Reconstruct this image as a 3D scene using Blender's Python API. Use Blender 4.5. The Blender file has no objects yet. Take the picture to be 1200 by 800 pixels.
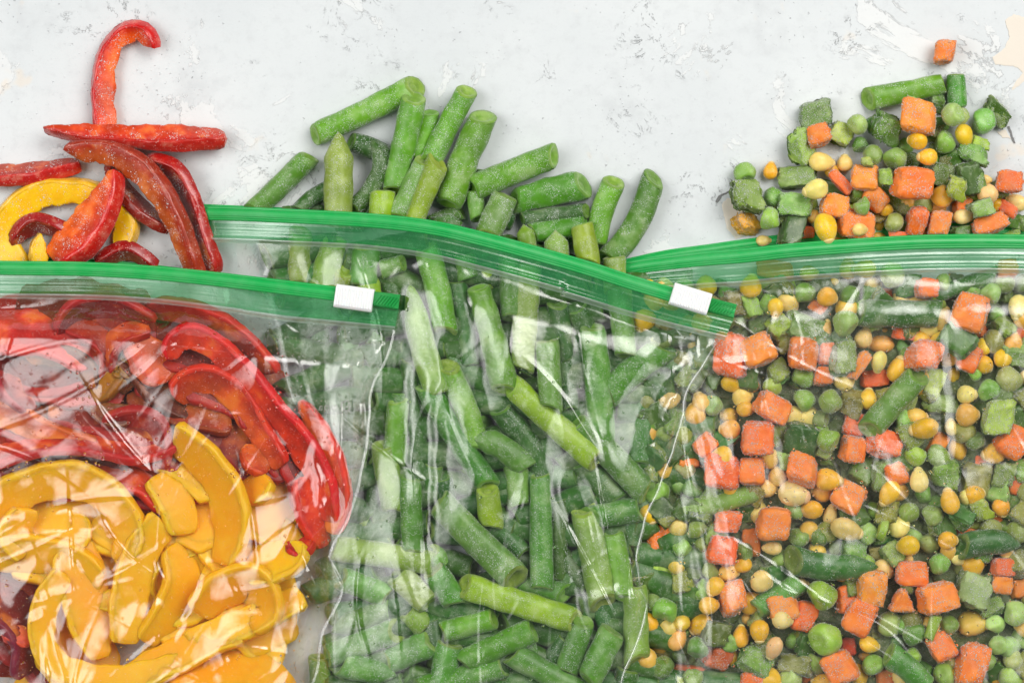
import bpy, math, random
import numpy as np
from mathutils import Vector, Matrix, Euler

# ------------------------------------------------------------------ camera, light, exposure
S = 0.0003                     # metres per photo pixel on the table (a pea is about 9 mm)
HC = 3000.0                    # camera height over the table in the same units
random.seed(7)
rng = np.random.default_rng(7)
C = bpy.context.scene.collection
sc = bpy.context.scene
cam_d = bpy.data.cameras.new('camera'); cam = bpy.data.objects.new('camera', cam_d); C.objects.link(cam)
cam.location = (0, 0, HC * S); cam_d.sensor_width = 36; cam_d.lens = 36 * HC / 1200.0
cam_d.clip_start = 0.01; cam_d.clip_end = 20
sc.camera = cam
w = bpy.data.worlds.new('World'); sc.world = w; w.use_nodes = True
w.node_tree.nodes['Background'].inputs[0].default_value = (0.93, 0.97, 1.0, 1)
w.node_tree.nodes['Background'].inputs[1].default_value = 0.13
def area(name, loc, size, size_y, power, col, aim=(0, 0, 0)):
    d = bpy.data.lights.new(name, 'AREA'); d.shape = 'RECTANGLE'; d.size = size; d.size_y = size_y
    d.energy = power; d.color = col
    o = bpy.data.objects.new(name, d); C.objects.link(o); o.location = loc
    d.use_nodes = True; t = d.node_tree; em = t.nodes['Emission']          # a softbox is brightest at its middle
    ge = t.nodes.new('ShaderNodeNewGeometry'); vm = t.nodes.new('ShaderNodeVectorMath'); vm.operation = 'DISTANCE'; vm.inputs[1].default_value = (0.5, 0.5, 0)
    sx = t.nodes.new('ShaderNodeSeparateXYZ'); cx = t.nodes.new('ShaderNodeCombineXYZ')
    t.links.new(ge.outputs['Parametric'], sx.inputs[0]); t.links.new(sx.outputs[0], cx.inputs[0]); t.links.new(sx.outputs[1], cx.inputs[1]); t.links.new(cx.outputs[0], vm.inputs[0])
    mr = t.nodes.new('ShaderNodeMapRange'); mr.interpolation_type = 'SMOOTHSTEP'; t.links.new(vm.outputs['Value'], mr.inputs[0])
    for i, q in enumerate((0.14, 0.58, 1.9, 0.12)): mr.inputs[i + 1].default_value = q
    t.links.new(mr.outputs[0], em.inputs['Strength'])
    o.rotation_euler = (Vector(loc) - Vector(aim)).to_track_quat('Z', 'Y').to_euler()
    return o
area('softbox', (0.60, 0.54, 1.02), 1.25, 1.05, 17.5, (1.0, 0.975, 0.94))
area('window_light', (-0.76, 0.13, 0.96), 1.20, 1.10, 10.0, (1.0, 0.99, 0.97))
sc.view_settings.view_transform = 'Standard'; sc.view_settings.look = 'None'
sc.view_settings.exposure = 0.05; sc.view_settings.gamma = 1.0
sc.cycles.max_bounces = 10; sc.cycles.diffuse_bounces = 4; sc.cycles.glossy_bounces = 3
sc.cycles.transparent_max_bounces = 24; sc.cycles.transmission_bounces = 6
sc.cycles.sample_clamp_indirect = 4.0
sc.cycles.use_denoising = True

# ------------------------------------------------------------------ helpers
def P(u, v, h=0.0):
    """photo point (u, v) seen at height h -> place on the table, metres"""
    k = (HC - h) / HC
    return ((u - 600) * k * S, (400 - v) * k * S, h * S)
def lin(r, g, b):
    f = lambda c: (c / 255 / 12.92) if c / 255 <= 0.04045 else ((c / 255 + 0.055) / 1.055) ** 2.4
    return (f(r), f(g), f(b), 1.0)
def mesh(name, V, F, smooth=True):
    me = bpy.data.meshes.new(name)
    me.from_pydata([tuple(v) for v in V], [], [tuple(f) for f in F])
    if smooth: me.polygons.foreach_set('use_smooth', [True] * len(me.polygons))
    me.update()
    return me
def grid_mesh(name, V, nr, nc):
    me = bpy.data.meshes.new(name)
    i = np.arange((nr - 1) * (nc - 1)); r = i // (nc - 1); c = i % (nc - 1)
    a = r * nc + c
    F = np.stack([a, a + nc, a + nc + 1, a + 1], 1).astype(np.int32)
    me.vertices.add(nr * nc); me.vertices.foreach_set('co', np.asarray(V, np.float32).ravel())
    me.loops.add(F.size); me.loops.foreach_set('vertex_index', F.ravel())
    me.polygons.add(len(F)); me.polygons.foreach_set('loop_start', np.arange(0, F.size, 4, dtype=np.int32))
    me.polygons.foreach_set('use_smooth', np.ones(len(F), bool))
    me.update(calc_edges=True); me.validate()
    return me
def attr(me, name, vals):
    a = me.attributes.new(name, 'FLOAT', 'POINT'); a.data.foreach_set('value', np.asarray(vals, np.float32))
def link(name, me, mat=None, parent=None, loc=None, col=None):
    o = bpy.data.objects.new(name, me); C.objects.link(o)
    if mat and not me.materials: me.materials.append(mat)
    if parent: o.parent = parent
    if loc is not None: o.location = loc
    if col: o.color = col
    return o
def poly(pts, xs):
    p = np.array(pts, float); return np.interp(xs, p[:, 0], p[:, 1])
def catmull(P_, n):
    P_ = np.asarray(P_, float)
    if len(P_) == 2: P_ = np.array([P_[0], (P_[0] + P_[1]) / 2, P_[1]])
    Q = np.vstack([2 * P_[0] - P_[1], P_, 2 * P_[-1] - P_[-2]])
    seg = np.linalg.norm(np.diff(P_[:, :3], axis=0), axis=1); cum = np.concatenate([[0], np.cumsum(seg)])
    out = []
    for s in np.linspace(0, cum[-1], n):
        i = min(max(np.searchsorted(cum, s) - 1, 0), len(seg) - 1); t = (s - cum[i]) / max(seg[i], 1e-9)
        a, b, c, d = Q[i], Q[i + 1], Q[i + 2], Q[i + 3]
        out.append(0.5 * (2 * b + (c - a) * t + (2 * a - 5 * b + 4 * c - d) * t * t + (3 * b - a - 3 * c + d) * t ** 3))
    return np.array(out)
def frames(c):
    t = np.gradient(c, axis=0); t /= np.linalg.norm(t, axis=1)[:, None]
    side = np.cross(t, (0, 0, 1.0)); side /= np.maximum(np.linalg.norm(side, axis=1)[:, None], 1e-9)
    return t, side, np.cross(side, t)
def tube_faces(n, m):
    F = []
    for i in range(n - 1):
        for j in range(m):
            k = (j + 1) % m
            F.append((i * m + j, i * m + k, (i + 1) * m + k, (i + 1) * m + j))
    return F

# ------------------------------------------------------------------ materials
class NT:
    def __init__(s, name):
        s.m = bpy.data.materials.new(name); s.m.use_nodes = True; s.t = s.m.node_tree
        s.t.nodes.clear(); s.out = s.n('OutputMaterial')
    def n(s, kind, **kw):
        nd = s.t.nodes.new('ShaderNode' + kind)
        for k, v in kw.items(): setattr(nd, k, v)
        return nd
    def put(s, sock, v):
        if hasattr(v, 'is_linked') or isinstance(v, bpy.types.NodeSocket): s.t.links.new(v, sock)
        elif v is not None: sock.default_value = v
    def noise(s, vec, scale, detail=3.0, rough=0.55, w=None, dist=0.0):
        nd = s.n('TexNoise', noise_dimensions='4D' if w is not None else '3D')
        s.put(nd.inputs['Vector'], vec); s.put(nd.inputs['Scale'], scale); s.put(nd.inputs['Detail'], detail)
        s.put(nd.inputs['Roughness'], rough); s.put(nd.inputs['Distortion'], dist)
        if w is not None: s.put(nd.inputs['W'], w)
        return nd.outputs[0]
    def math(s, op, a, b=0.0, c=0.0, clamp=False):
        nd = s.n('Math', operation=op, use_clamp=clamp)
        for i, v in enumerate((a, b, c)):
            if v is not None: s.put(nd.inputs[i], v)
        return nd.outputs[0]
    def ramp(s, v, lo, hi, a=0.0, b=1.0):
        nd = s.n('MapRange', clamp=True, interpolation_type='SMOOTHSTEP'); s.put(nd.inputs[0], v)
        for i, q in enumerate((lo, hi, a, b)): s.put(nd.inputs[i + 1], q)
        return nd.outputs[0]
    def mix(s, f, a, b, mode='MIX'):
        nd = s.n('Mix', data_type='RGBA', blend_type=mode)
        s.put(nd.inputs[0], f); s.put(nd.inputs[6], a); s.put(nd.inputs[7], b)
        return nd.outputs[2]
    def bump(s, h, strength, dist):
        nd = s.n('Bump'); s.put(nd.inputs['Strength'], strength); s.put(nd.inputs['Distance'], dist); s.put(nd.inputs['Height'], h)
        return nd.outputs[0]
    def principled(s, **kw):
        nd = s.n('BsdfPrincipled')
        for k, v in kw.items(): s.put(nd.inputs[k], v)
        return nd
    def done(s, sh): s.t.links.new(sh.outputs[0] if hasattr(sh, 'outputs') else sh, s.out.inputs[0]); return s.m

def veg(name, lite_c=(0.9, 0.92, 0.62, 1), lite_f=0.22, dark_c=(0.55, 0.62, 0.45, 1), spec=0.5, sscale=0.0012, bigs=260, patchy=1.0, ice_own=0.42, crumb=0.0, frost=0.5, rough=0.42, sss=0.2, grain=2600, vary=0.35, sheen=0.25, streak=None, side_col=None, bumpd=0.00012, rim=None, coat=0.0):
    """frosted vegetable: the object's own colour, uneven flesh, a patchy crust of ice crystals"""
    t = NT(name)
    oi = t.n('ObjectInfo'); co = t.n('TexCoord').outputs['Object']
    rw = t.math('MULTIPLY', oi.outputs['Random'], 40.0)
    base = oi.outputs['Color']
    if side_col is not None:
        a = t.n('Attribute', attribute_name='side').outputs['Fac']
        wob = t.noise(co, 500, 3, 0.6, rw)
        a2 = t.math('ADD', a, t.math('MULTIPLY', t.math('SUBTRACT', wob, 0.5), 0.7))
        base = t.mix(t.ramp(a2, *side_col[:2]), base, t.mix(1.0, base, side_col[2], 'MULTIPLY'))
    if rim is not None:
        a = t.n('Attribute', attribute_name='side').outputs['Fac']
        base = t.mix(t.ramp(a, 0.55, 0.95), base, t.mix(1.0, base, rim, 'MULTIPLY'))
    big = t.noise(co, bigs, 3, 0.55, rw)
    if streak:
        mp = t.n('Mapping'); t.put(mp.inputs[0], co); mp.inputs['Scale'].default_value = streak
        big = t.math('MULTIPLY_ADD', t.noise(mp.outputs[0], 500, 2, 0.6, rw), 0.5, t.math('MULTIPLY', big, 0.5))
    dark = t.mix(1.0, base, dark_c, 'MULTIPLY')
    lite = t.mix(lite_f, base, lite_c)
    col = t.mix(t.math('MULTIPLY', t.ramp(big, 0.62, 0.36), vary * 1.6, clamp=True), base, dark)
    col = t.mix(t.math('MULTIPLY', t.ramp(big, 0.52, 0.70), vary * 1.6, clamp=True), col, lite)
    patch = t.noise(co, 420, 4, 0.65, rw)
    fine = t.noise(co, grain, 3, 0.7, rw)
    vor = t.n('TexVoronoi', feature='F1'); t.put(vor.inputs['Vector'], co); t.put(vor.inputs['Scale'], grain * 0.55)
    cry = t.ramp(vor.outputs['Distance'], 0.42, 0.16)
    fr = t.math('MULTIPLY', t.math('MULTIPLY', t.ramp(patch, 0.62 - 0.3 * frost, 0.82 - 0.22 * frost), t.ramp(fine, 0.40, 0.64)), patchy)
    fr = t.math('ADD', t.math('MULTIPLY', fr, 0.40 + 0.35 * frost), t.math('MULTIPLY', t.math('MULTIPLY', cry, t.ramp(patch, 0.42, 0.66)), 0.42 * frost + 0.08), clamp=True)
    film = t.math('MULTIPLY', t.ramp(t.noise(co, 150, 2, 0.5, rw), 0.45, 0.75), 0.20 * frost * patchy)
    fr = t.math('ADD', fr, film, clamp=True)
    if crumb:
        v2 = t.n('TexVoronoi', feature='F1'); t.put(v2.inputs['Vector'], co); t.put(v2.inputs['Scale'], 950); v2.inputs['Randomness'].default_value = 1.0
        cr2 = t.math('MULTIPLY', t.ramp(v2.outputs['Distance'], 0.34, 0.20), t.math('MULTIPLY', t.ramp(t.noise(co, 300, 3, 0.6, rw), 0.46, 0.60), crumb))
        fr = t.math('MAXIMUM', fr, cr2)
    ice = t.mix(ice_own, (0.87, 0.87, 0.77, 1), base)
    col = t.mix(fr, col, ice)
    h = t.math('ADD', t.math('MULTIPLY', fine, 0.55), t.math('MULTIPLY', fr, 0.8))
    nrm = t.bump(h, 0.75, bumpd)
    p = t.principled(**{'Base Color': col, 'Roughness': t.math('MULTIPLY_ADD', fr, 0.3, rough), 'Normal': nrm,
                        'Subsurface Weight': sss, 'Subsurface Radius': (1.0, 0.7, 0.35), 'Subsurface Scale': sscale,
                        'Sheen Weight': sheen, 'Sheen Roughness': 0.5, 'Specular IOR Level': spec, 'Coat Weight': coat, 'Coat Roughness': 0.15})
    return t.done(p)
M = {}
M['bean'] = veg('bean_skin', bigs=130, patchy=0.55, frost=0.60, rough=0.36, sss=0.10, sheen=0.10, vary=0.40, ice_own=0.35, grain=3200)
M['bean_cut'] = veg('bean_cut_flesh', frost=0.30, rough=0.35, sss=0.25, rim=(0.80, 0.86, 0.60, 1), bumpd=0.0002)
M['pea'] = veg('pea_skin', ice_own=0.40, frost=0.50, rough=0.36, sss=0.18, vary=0.30, sheen=0.18)
M['corn'] = veg('corn_skin', ice_own=0.5, frost=0.34, rough=0.36, sss=0.30, vary=0.25, sheen=0.12)
M['corn_tip'] = veg('corn_tip_husk', frost=0.35, rough=0.5, sss=0.2, vary=0.2)
M['carrot'] = veg('carrot_flesh', lite_c=(1.0, 0.55, 0.10, 1), dark_c=(0.8, 0.5, 0.3, 1), ice_own=0.66, crumb=0.3, frost=0.66, rough=0.5, sss=0.20, grain=2400, vary=0.30, sheen=0.10, bumpd=0.0002)
M['dice'] = veg('green_pepper_flesh', ice_own=0.45, crumb=0.4, frost=0.60, rough=0.42, sss=0.18, vary=0.45, sheen=0.2, bumpd=0.0002)
M['dice_skin'] = veg('green_pepper_skin', frost=0.35, rough=0.30, sss=0.08, vary=0.35, sheen=0.15)
M['flesh'] = veg('pepper_flesh', lite_c=(1.0, 0.38, 0.04, 1), lite_f=0.4, dark_c=(0.6, 0.4, 0.3, 1), sscale=0.002, bigs=150, ice_own=0.58, crumb=0.6, frost=0.34, rough=0.34, sss=0.35, vary=0.5, sheen=0.05, side_col=(0.30, 0.95, (0.85, 0.22, 0.20, 1)), bumpd=0.00025)
M['flesh_y'] = veg('yellow_pepper_flesh', lite_c=(1.0, 0.62, 0.06, 1), dark_c=(0.9, 0.65, 0.3, 1), ice_own=0.65, crumb=0.4, frost=0.18, rough=0.34, sss=0.25, vary=0.25, sheen=0.05)
M['flesh_bag_y'] = veg('thawed_yellow_pepper_flesh', lite_c=(1.0, 0.66, 0.06, 1), lite_f=0.4, dark_c=(0.98, 0.80, 0.45, 1), spec=0.35, sscale=0.0045, bigs=110, patchy=0.5, ice_own=0.5, frost=0.14, rough=0.42, sss=0.7, vary=0.25, sheen=0.0)
M['flesh_bag'] = veg('thawed_pepper_flesh', lite_c=(0.95, 0.30, 0.03, 1), lite_f=0.55, dark_c=(0.55, 0.40, 0.35, 1), spec=0.35, sscale=0.003, bigs=85, patchy=0.6, ice_own=0.5, frost=0.16, rough=0.42, sss=0.55, vary=0.6, sheen=0.0, side_col=(0.30, 0.95, (0.80, 0.28, 0.26, 1)))
M['skin'] = veg('pepper_skin', crumb=0.35, frost=0.14, rough=0.25, sss=0.10, vary=0.35, sheen=0.1, coat=0.3)
M['skin_bag_y'] = veg('thawed_yellow_pepper_skin', lite_c=(1.0, 0.66, 0.06, 1), lite_f=0.3, dark_c=(0.98, 0.82, 0.5, 1), spec=0.4, sscale=0.0045, bigs=120, patchy=0.5, frost=0.12, rough=0.38, sss=0.65, vary=0.25, sheen=0.0)
M['skin_bag'] = veg('thawed_pepper_skin', lite_c=(0.95, 0.30, 0.03, 1), lite_f=0.25, dark_c=(0.6, 0.45, 0.4, 1), spec=0.4, sscale=0.003, bigs=120, patchy=0.6, frost=0.14, rough=0.38, sss=0.5, vary=0.30, sheen=0.0)

def film_mat(name, haze=0.05, fog=0.10, tint=(1, 1, 1, 1), f0=0.10, rough=0.05, body=0.0, body_col=(0.8, 0.9, 0.85, 1), fine=0.15):
    """thin clear film: mostly transparent, mirror-like sheen growing to grazing, a little milky haze"""
    t = NT(name); co = t.n('TexCoord').outputs['Object']
    n1 = t.noise(co, 28, 4, 0.6); n2 = t.noise(co, 420, 3, 0.65); n3 = t.noise(co, 90, 3, 0.55)
    hz = t.math('MULTIPLY_ADD', t.math('MULTIPLY', t.ramp(n1, 0.42, 0.72), t.ramp(n2, 0.25, 0.75)), fog, haze)
    hz = t.math('ADD', hz, body, clamp=True)
    lw = t.n('LayerWeight'); lw.inputs[0].default_value = 0.5
    nrm = t.bump(t.math('ADD', n3, t.math('MULTIPLY', n2, 0.015)), fine, 0.0012)
    t.put(lw.inputs['Normal'], nrm)
    f = t.math('MULTIPLY_ADD', t.math('POWER', lw.outputs['Facing'], 5.0), 1 - f0, f0)
    tr = t.n('BsdfTransparent'); tr.inputs[0].default_value = tint
    df = t.n('BsdfDiffuse'); df.inputs[0].default_value = body_col
    tl = t.n('BsdfTranslucent'); tl.inputs[0].default_value = body_col
    d2 = t.n('MixShader'); d2.inputs[0].default_value = 0.4; t.put(d2.inputs[1], df.outputs[0]); t.put(d2.inputs[2], tl.outputs[0])
    a = t.n('MixShader'); t.put(a.inputs[0], hz); t.put(a.inputs[1], tr.outputs[0]); t.put(a.inputs[2], d2.outputs[0])
    g = t.n('BsdfGlossy'); g.inputs['Roughness'].default_value = rough; g.inputs[0].default_value = (1, 1, 1, 1); t.put(g.inputs['Normal'], nrm)
    b = t.n('MixShader'); t.put(b.inputs[0], f); t.put(b.inputs[1], a.outputs[0]); t.put(b.inputs[2], g.outputs[0])
    return t.done(b)
M['film_pepper'] = film_mat('wet_bag_film', haze=0.004, fog=0.035, f0=0.078, rough=0.07, fine=0.30)
M['film_bean'] = film_mat('clear_bag_film', haze=0.003, fog=0.02, f0=0.078, rough=0.08, fine=0.30)
M['film_mixed'] = film_mat('misted_bag_film', haze=0.006, fog=0.08, f0=0.072, rough=0.09, fine=0.30)
M['film_back'] = film_mat('back_film', haze=0.01, fog=0.02, f0=0.05, rough=0.1)
M['seam'] = film_mat('heat_sealed_film', haze=0.015, fog=0.05, f0=0.11, rough=0.22)
M['drop'] = film_mat('water_drop', haze=0.0, fog=0.0, f0=0.10, rough=0.03, fine=0.0)
def glass_mat():
    t = NT('water_bead'); g = t.n('BsdfGlass'); g.inputs['IOR'].default_value = 1.33; g.inputs['Roughness'].default_value = 0.02; return t.done(g)
M['bead'] = glass_mat()
M['edge'] = film_mat('thick_film_edge', haze=0.0, fog=0.03, f0=0.12, rough=0.10, fine=0.1)
M['band'] = film_mat('milky_green_band', haze=0.30, fog=0.14, tint=lin(212, 246, 224), f0=0.09, rough=0.12, body_col=lin(72, 204, 124))
M['band_highlight'] = film_mat('white_weld_highlight', haze=0.30, fog=0.25, tint=lin(225, 245, 232), f0=0.12, rough=0.14, body_col=lin(225, 240, 230))  # bright reflection along the weld, put into a whitish body colour

def ice_mat():
    t = NT('ice_crystals'); p = t.principled(**{'Base Color': (0.84, 0.87, 0.88, 1), 'Roughness': 0.3, 'Specular IOR Level': 0.6})
    tr = t.n('BsdfTransparent'); m = t.n('MixShader'); m.inputs[0].default_value = 0.78; t.put(m.inputs[1], tr.outputs[0]); t.put(m.inputs[2], p.outputs[0]); return t.done(m)
M['ice'] = ice_mat()
def plastic(name, col, rough=0.3, sss=0.0, lines=False, trans=0.0):
    t = NT(name); co = t.n('TexCoord').outputs['Object']
    n = t.noise(co, 120, 4, 0.6); n2 = t.noise(co, 1800, 2, 0.6)
    c = t.mix(t.ramp(n, 0.3, 0.75), col, t.mix(0.05, col, (0.9, 1, 0.9, 1)))
    nr = t.bump(t.math('ADD', n, t.math('MULTIPLY', n2, 0.25)), 0.12, 0.0008)
    return t.done(t.principled(**{'Base Color': c, 'Roughness': t.math('MULTIPLY_ADD', n, 0.15, rough - 0.05), 'Normal': nr, 'Subsurface Weight': sss, 'Subsurface Scale': 0.001}))
M['zip'] = plastic('green_zip_plastic', lin(18, 168, 78), 0.34, 0.15)
M['zip_dark'] = plastic('green_end_stop', lin(10, 148, 62), 0.32, 0.1)
M['slider'] = plastic('white_slider_plastic', lin(240, 240, 240), 0.4, 0.1)
M['print'] = film_mat('white_ink', haze=0.30, fog=0.2, f0=0.05, rough=0.3, body_col=lin(235, 235, 230))

def table_mat():
    t = NT('chipped_white_paint'); co = t.n('TexCoord').outputs['Object']
    b1 = t.noise(co, 9, 4, 0.55); b2 = t.noise(co, 38, 5, 0.62); b3 = t.noise(co, 900, 3, 0.7)
    col = t.mix(t.ramp(b1, 0.35, 0.70), lin(208, 213, 215), lin(219, 223, 224))
    col = t.mix(t.math('MULTIPLY', t.ramp(b2, 0.52, 0.72), 0.7), col, lin(200, 204, 206))
    mott = t.noise(co, 210, 4, 0.7)
    col = t.mix(t.math('MULTIPLY', t.ramp(mott, 0.46, 0.74), 0.30), col, lin(192, 195, 197))
    col = t.mix(t.math('MULTIPLY', t.ramp(b3, 0.56, 0.70), 0.12), col, lin(180, 183, 184))
    # thick newer paint with a flaky edge: the surface steps up where the noise passes its threshold
    pl = t.noise(co, 22, 7, 0.66, dist=0.6)
    up = t.ramp(pl, 0.575, 0.590)
    col = t.mix(t.math('MULTIPLY', up, 0.5), col, lin(229, 230, 229))
    # scribbly cracks: contour lines of a wiggly noise, only in some places
    q = t.noise(co, 85, 9, 0.70, dist=0.9)
    ln = t.ramp(t.math('ABSOLUTE', t.math('SUBTRACT', q, 0.5)), 0.010, 0.003)
    where = t.ramp(t.noise(co, 30, 3, 0.6), 0.53, 0.62)
    crack = t.math('MULTIPLY', t.math('MULTIPLY', ln, where), t.ramp(t.noise(co, 260, 2, 0.6), 0.44, 0.58))
    pit = t.math('MULTIPLY', t.ramp(t.noise(co, 620, 3, 0.6), 0.65, 0.70), t.ramp(t.noise(co, 36, 3, 0.6), 0.46, 0.62))
    edge = t.math('MULTIPLY', t.ramp(t.math('ABSOLUTE', t.math('SUBTRACT', pl, 0.582)), 0.010, 0.002), t.ramp(t.noise(co, 55, 3, 0.6), 0.5, 0.62))
    dk = t.math('MAXIMUM', t.math('MULTIPLY', crack, 0.60), t.math('MULTIPLY', pit, 0.42)); dk = t.math('MAXIMUM', dk, t.math('MULTIPLY', edge, 0.28))
    stain = t.math('MULTIPLY', t.ramp(t.noise(co, 48, 3, 0.6), 0.66, 0.74), 0.40)
    col = t.mix(stain, col, lin(232, 214, 190))
    col = t.mix(dk, col, lin(72, 72, 74))
    h = t.math('SUBTRACT', t.math('ADD', t.math('MULTIPLY', up, 0.5), t.math('MULTIPLY', b3, 0.10)), t.math('MULTIPLY', dk, 0.7))
    h = t.math('ADD', h, t.math('MULTIPLY', b2, 0.5))
    return t.done(t.principled(**{'Base Color': col, 'Roughness': 0.55, 'Normal': t.bump(h, 0.55, 0.0005)}))
M['table'] = table_mat()
M['plaster'] = plastic('bare_beige_plaster', lin(226, 217, 204), 0.8)
M['chip'] = plastic('dark_chip', lin(118, 118, 118), 0.7)

# ------------------------------------------------------------------ table
nx, ny = 161, 121
X, Y = np.meshgrid(np.linspace(-0.8, 0.8, nx), np.linspace(-0.6, 0.6, ny))
V = np.stack([X, -Y, np.zeros_like(X)], -1).reshape(-1, 3)
tb = link('table', grid_mesh('table', V, ny, nx), M['table']); tb['kind'] = 'structure'
def flake(name, pts, mat, h=0.25, z0=0.35, jag=1.2):
    """a chip in the paint: an irregular thin flake lying on the table"""
    pts = np.array(pts, float); Q = []
    for i in range(len(pts)):
        a, b = pts[i], pts[(i + 1) % len(pts)]
        n = max(2, int(np.linalg.norm(b - a) / 3))
        for k in range(n): Q.append(a + (b - a) * k / n + rng.normal(0, jag * 0.4, 2))
    Q = np.array(Q); c = Q.mean(0); n = len(Q)
    Vv = [P(*q, z0) for q in Q] + [P(*(c + (q - c) * 0.93), z0 + h) for q in Q]
    F = [(i, (i + 1) % n, n + (i + 1) % n, n + i) for i in range(n)] + [tuple(range(n, 2 * n))]
    o = link(name, mesh(name, Vv, [f[::-1] for f in F], False), mat, tb)
    return o
flake('bare_plaster_patch', [(1178, 24), (1188, 17), (1206, 22), (1212, 60), (1206, 92), (1186, 106), (1192, 96), (1200, 86), (1190, 78), (1166, 76), (1163, 68), (1176, 58), (1183, 44)], M['plaster'])
flake('bare_plaster_patch', [(846, 240), (852, 232), (866, 236), (880, 262), (872, 276), (862, 280), (852, 268)], M['plaster'])
flake('bare_plaster_patch', [(1168, 155), (1178, 152), (1185, 163), (1176, 162)], M['plaster'])
flake('paint_crack', [(838, 236), (842, 229), (856, 223), (857, 225), (846, 230), (841, 238)], M['chip'], 0.2, 0.45, 0.9)
flake('paint_crack', [(1180, 148), (1183, 148), (1190, 168), (1188, 168)], M['chip'], 0.2, 0.75, 0.9)
flake('paint_crack', [(932, 190), (948, 188), (949, 191), (934, 194)], M['chip'], 0.2, 0.45, 0.9)
# ------------------------------------------------------------------ vegetables: builders
def crystals(me, per_px2, seed=0, size=(0.35, 0.95), lump=1.0):
    """loose ice grains frozen onto a surface: tiny tetrahedra spread in patches over the mesh"""
    r = np.random.default_rng(5000 + seed)
    n = len(me.vertices); co = np.empty(n * 3, np.float32); me.vertices.foreach_get('co', co); co = co.reshape(-1, 3).astype(float)
    tri = []
    for p in me.polygons:
        v = list(p.vertices)
        for i in range(1, len(v) - 1): tri.append((v[0], v[i], v[i + 1]))
    tri = np.array(tri); A, B, Cc = co[tri[:, 0]], co[tri[:, 1]], co[tri[:, 2]]
    nr = np.cross(B - A, Cc - A); ar = np.linalg.norm(nr, axis=1); nr = nr / np.maximum(ar[:, None], 1e-15); ar = ar / 2
    k = int(ar.sum() / (S * S) * per_px2 * 1.4)
    if k < 3: k = 3
    idx = r.choice(len(tri), k, p=ar / ar.sum()); a, b = r.random(k), r.random(k); fl = a + b > 1; a[fl], b[fl] = 1 - a[fl], 1 - b[fl]
    pt = A[idx] + (B[idx] - A[idx]) * a[:, None] + (Cc[idx] - A[idx]) * b[:, None]
    q = pt / S; fld = np.sin(q[:, 0] / 4.1 + seed) + np.sin(q[:, 1] / 4.7 + 2 * seed) + np.sin(q[:, 2] / 3.9 + 3 * seed) + np.sin((q[:, 0] + q[:, 1] * 1.3) / 7.0 + seed)
    keep = (fld + r.normal(0, 0.55, k)) > (1.05 - lump); pt = pt[keep]; nn = nr[idx][keep]; k = len(pt)
    if not k: pt = A[:1]; nn = nr[:1]; k = 1
    T = np.array([(1, 1, 1), (1, -1, -1), (-1, 1, -1), (-1, -1, 1)], float) / 1.73
    sz = (size[0] + (size[1] - size[0]) * r.random(k) ** 2.2) * S
    Q = r.normal(0, 1, (k, 3, 3)); Q = np.linalg.qr(Q)[0]
    Vv = pt[:, None] + nn[:, None] * (sz * 0.25)[:, None, None] + np.einsum('kij,vj->kvi', Q, T) * (sz[:, None, None] * r.uniform(0.7, 1.2, (k, 4, 1)))
    F = (np.arange(k) * 4)[:, None, None] + np.array([(0, 1, 2), (0, 3, 1), (0, 2, 3), (1, 3, 2)])[None]
    m2 = bpy.data.meshes.new('frost_crystals'); m2.vertices.add(k * 4); m2.vertices.foreach_set('co', Vv.astype(np.float32).ravel())
    F = F.reshape(-1, 3).astype(np.int32); m2.loops.add(F.size); m2.loops.foreach_set('vertex_index', F.ravel())
    m2.polygons.add(len(F)); m2.polygons.foreach_set('loop_start', np.arange(0, F.size, 3, dtype=np.int32)); m2.update(calc_edges=True)
    m2.materials.append(M['ice']); return m2
def frost(me, parent, per, seed=0, **kw):
    o = link('frost_crystals', crystals(me, per, seed, **kw) if not isinstance(me, tuple) else me[0], None, parent); o['kind'] = 'stuff'; return o
CRY = {}
def frost_shared(me, parent, per, **kw):
    if me.name not in CRY: CRY[me.name] = crystals(me, per, len(CRY), **kw)
    return frost((CRY[me.name],), parent, 0)
ITEMS = []     # every vegetable piece, for its label later
def reg(o, cat, look, x, y, r, zone, kind, extra=()):
    o['category'] = cat
    ITEMS.append(dict(o=o, cat=cat, look=look, x=x, y=y, r=r, zone=zone, kind=kind, extra=list(extra)))
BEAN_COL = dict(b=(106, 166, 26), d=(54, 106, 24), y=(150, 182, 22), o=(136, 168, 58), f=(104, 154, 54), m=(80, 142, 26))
def part_of(name, loc, parts):
    r = bpy.data.objects.new(name, None); C.objects.link(r); r.location = loc; r.empty_display_size = 0.004
    for p in parts: p.parent = r
    return r
BEAN_LOOK = dict(b='bright green', d='dark green', y='yellow-green', o='pale olive', f='frosted', m='mid green')
def jit(c, a=7):
    d = rng.normal(0, a, 3) + rng.normal(0, a * 0.7); return tuple(np.clip(np.array(c) + d, 4, 250))

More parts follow.
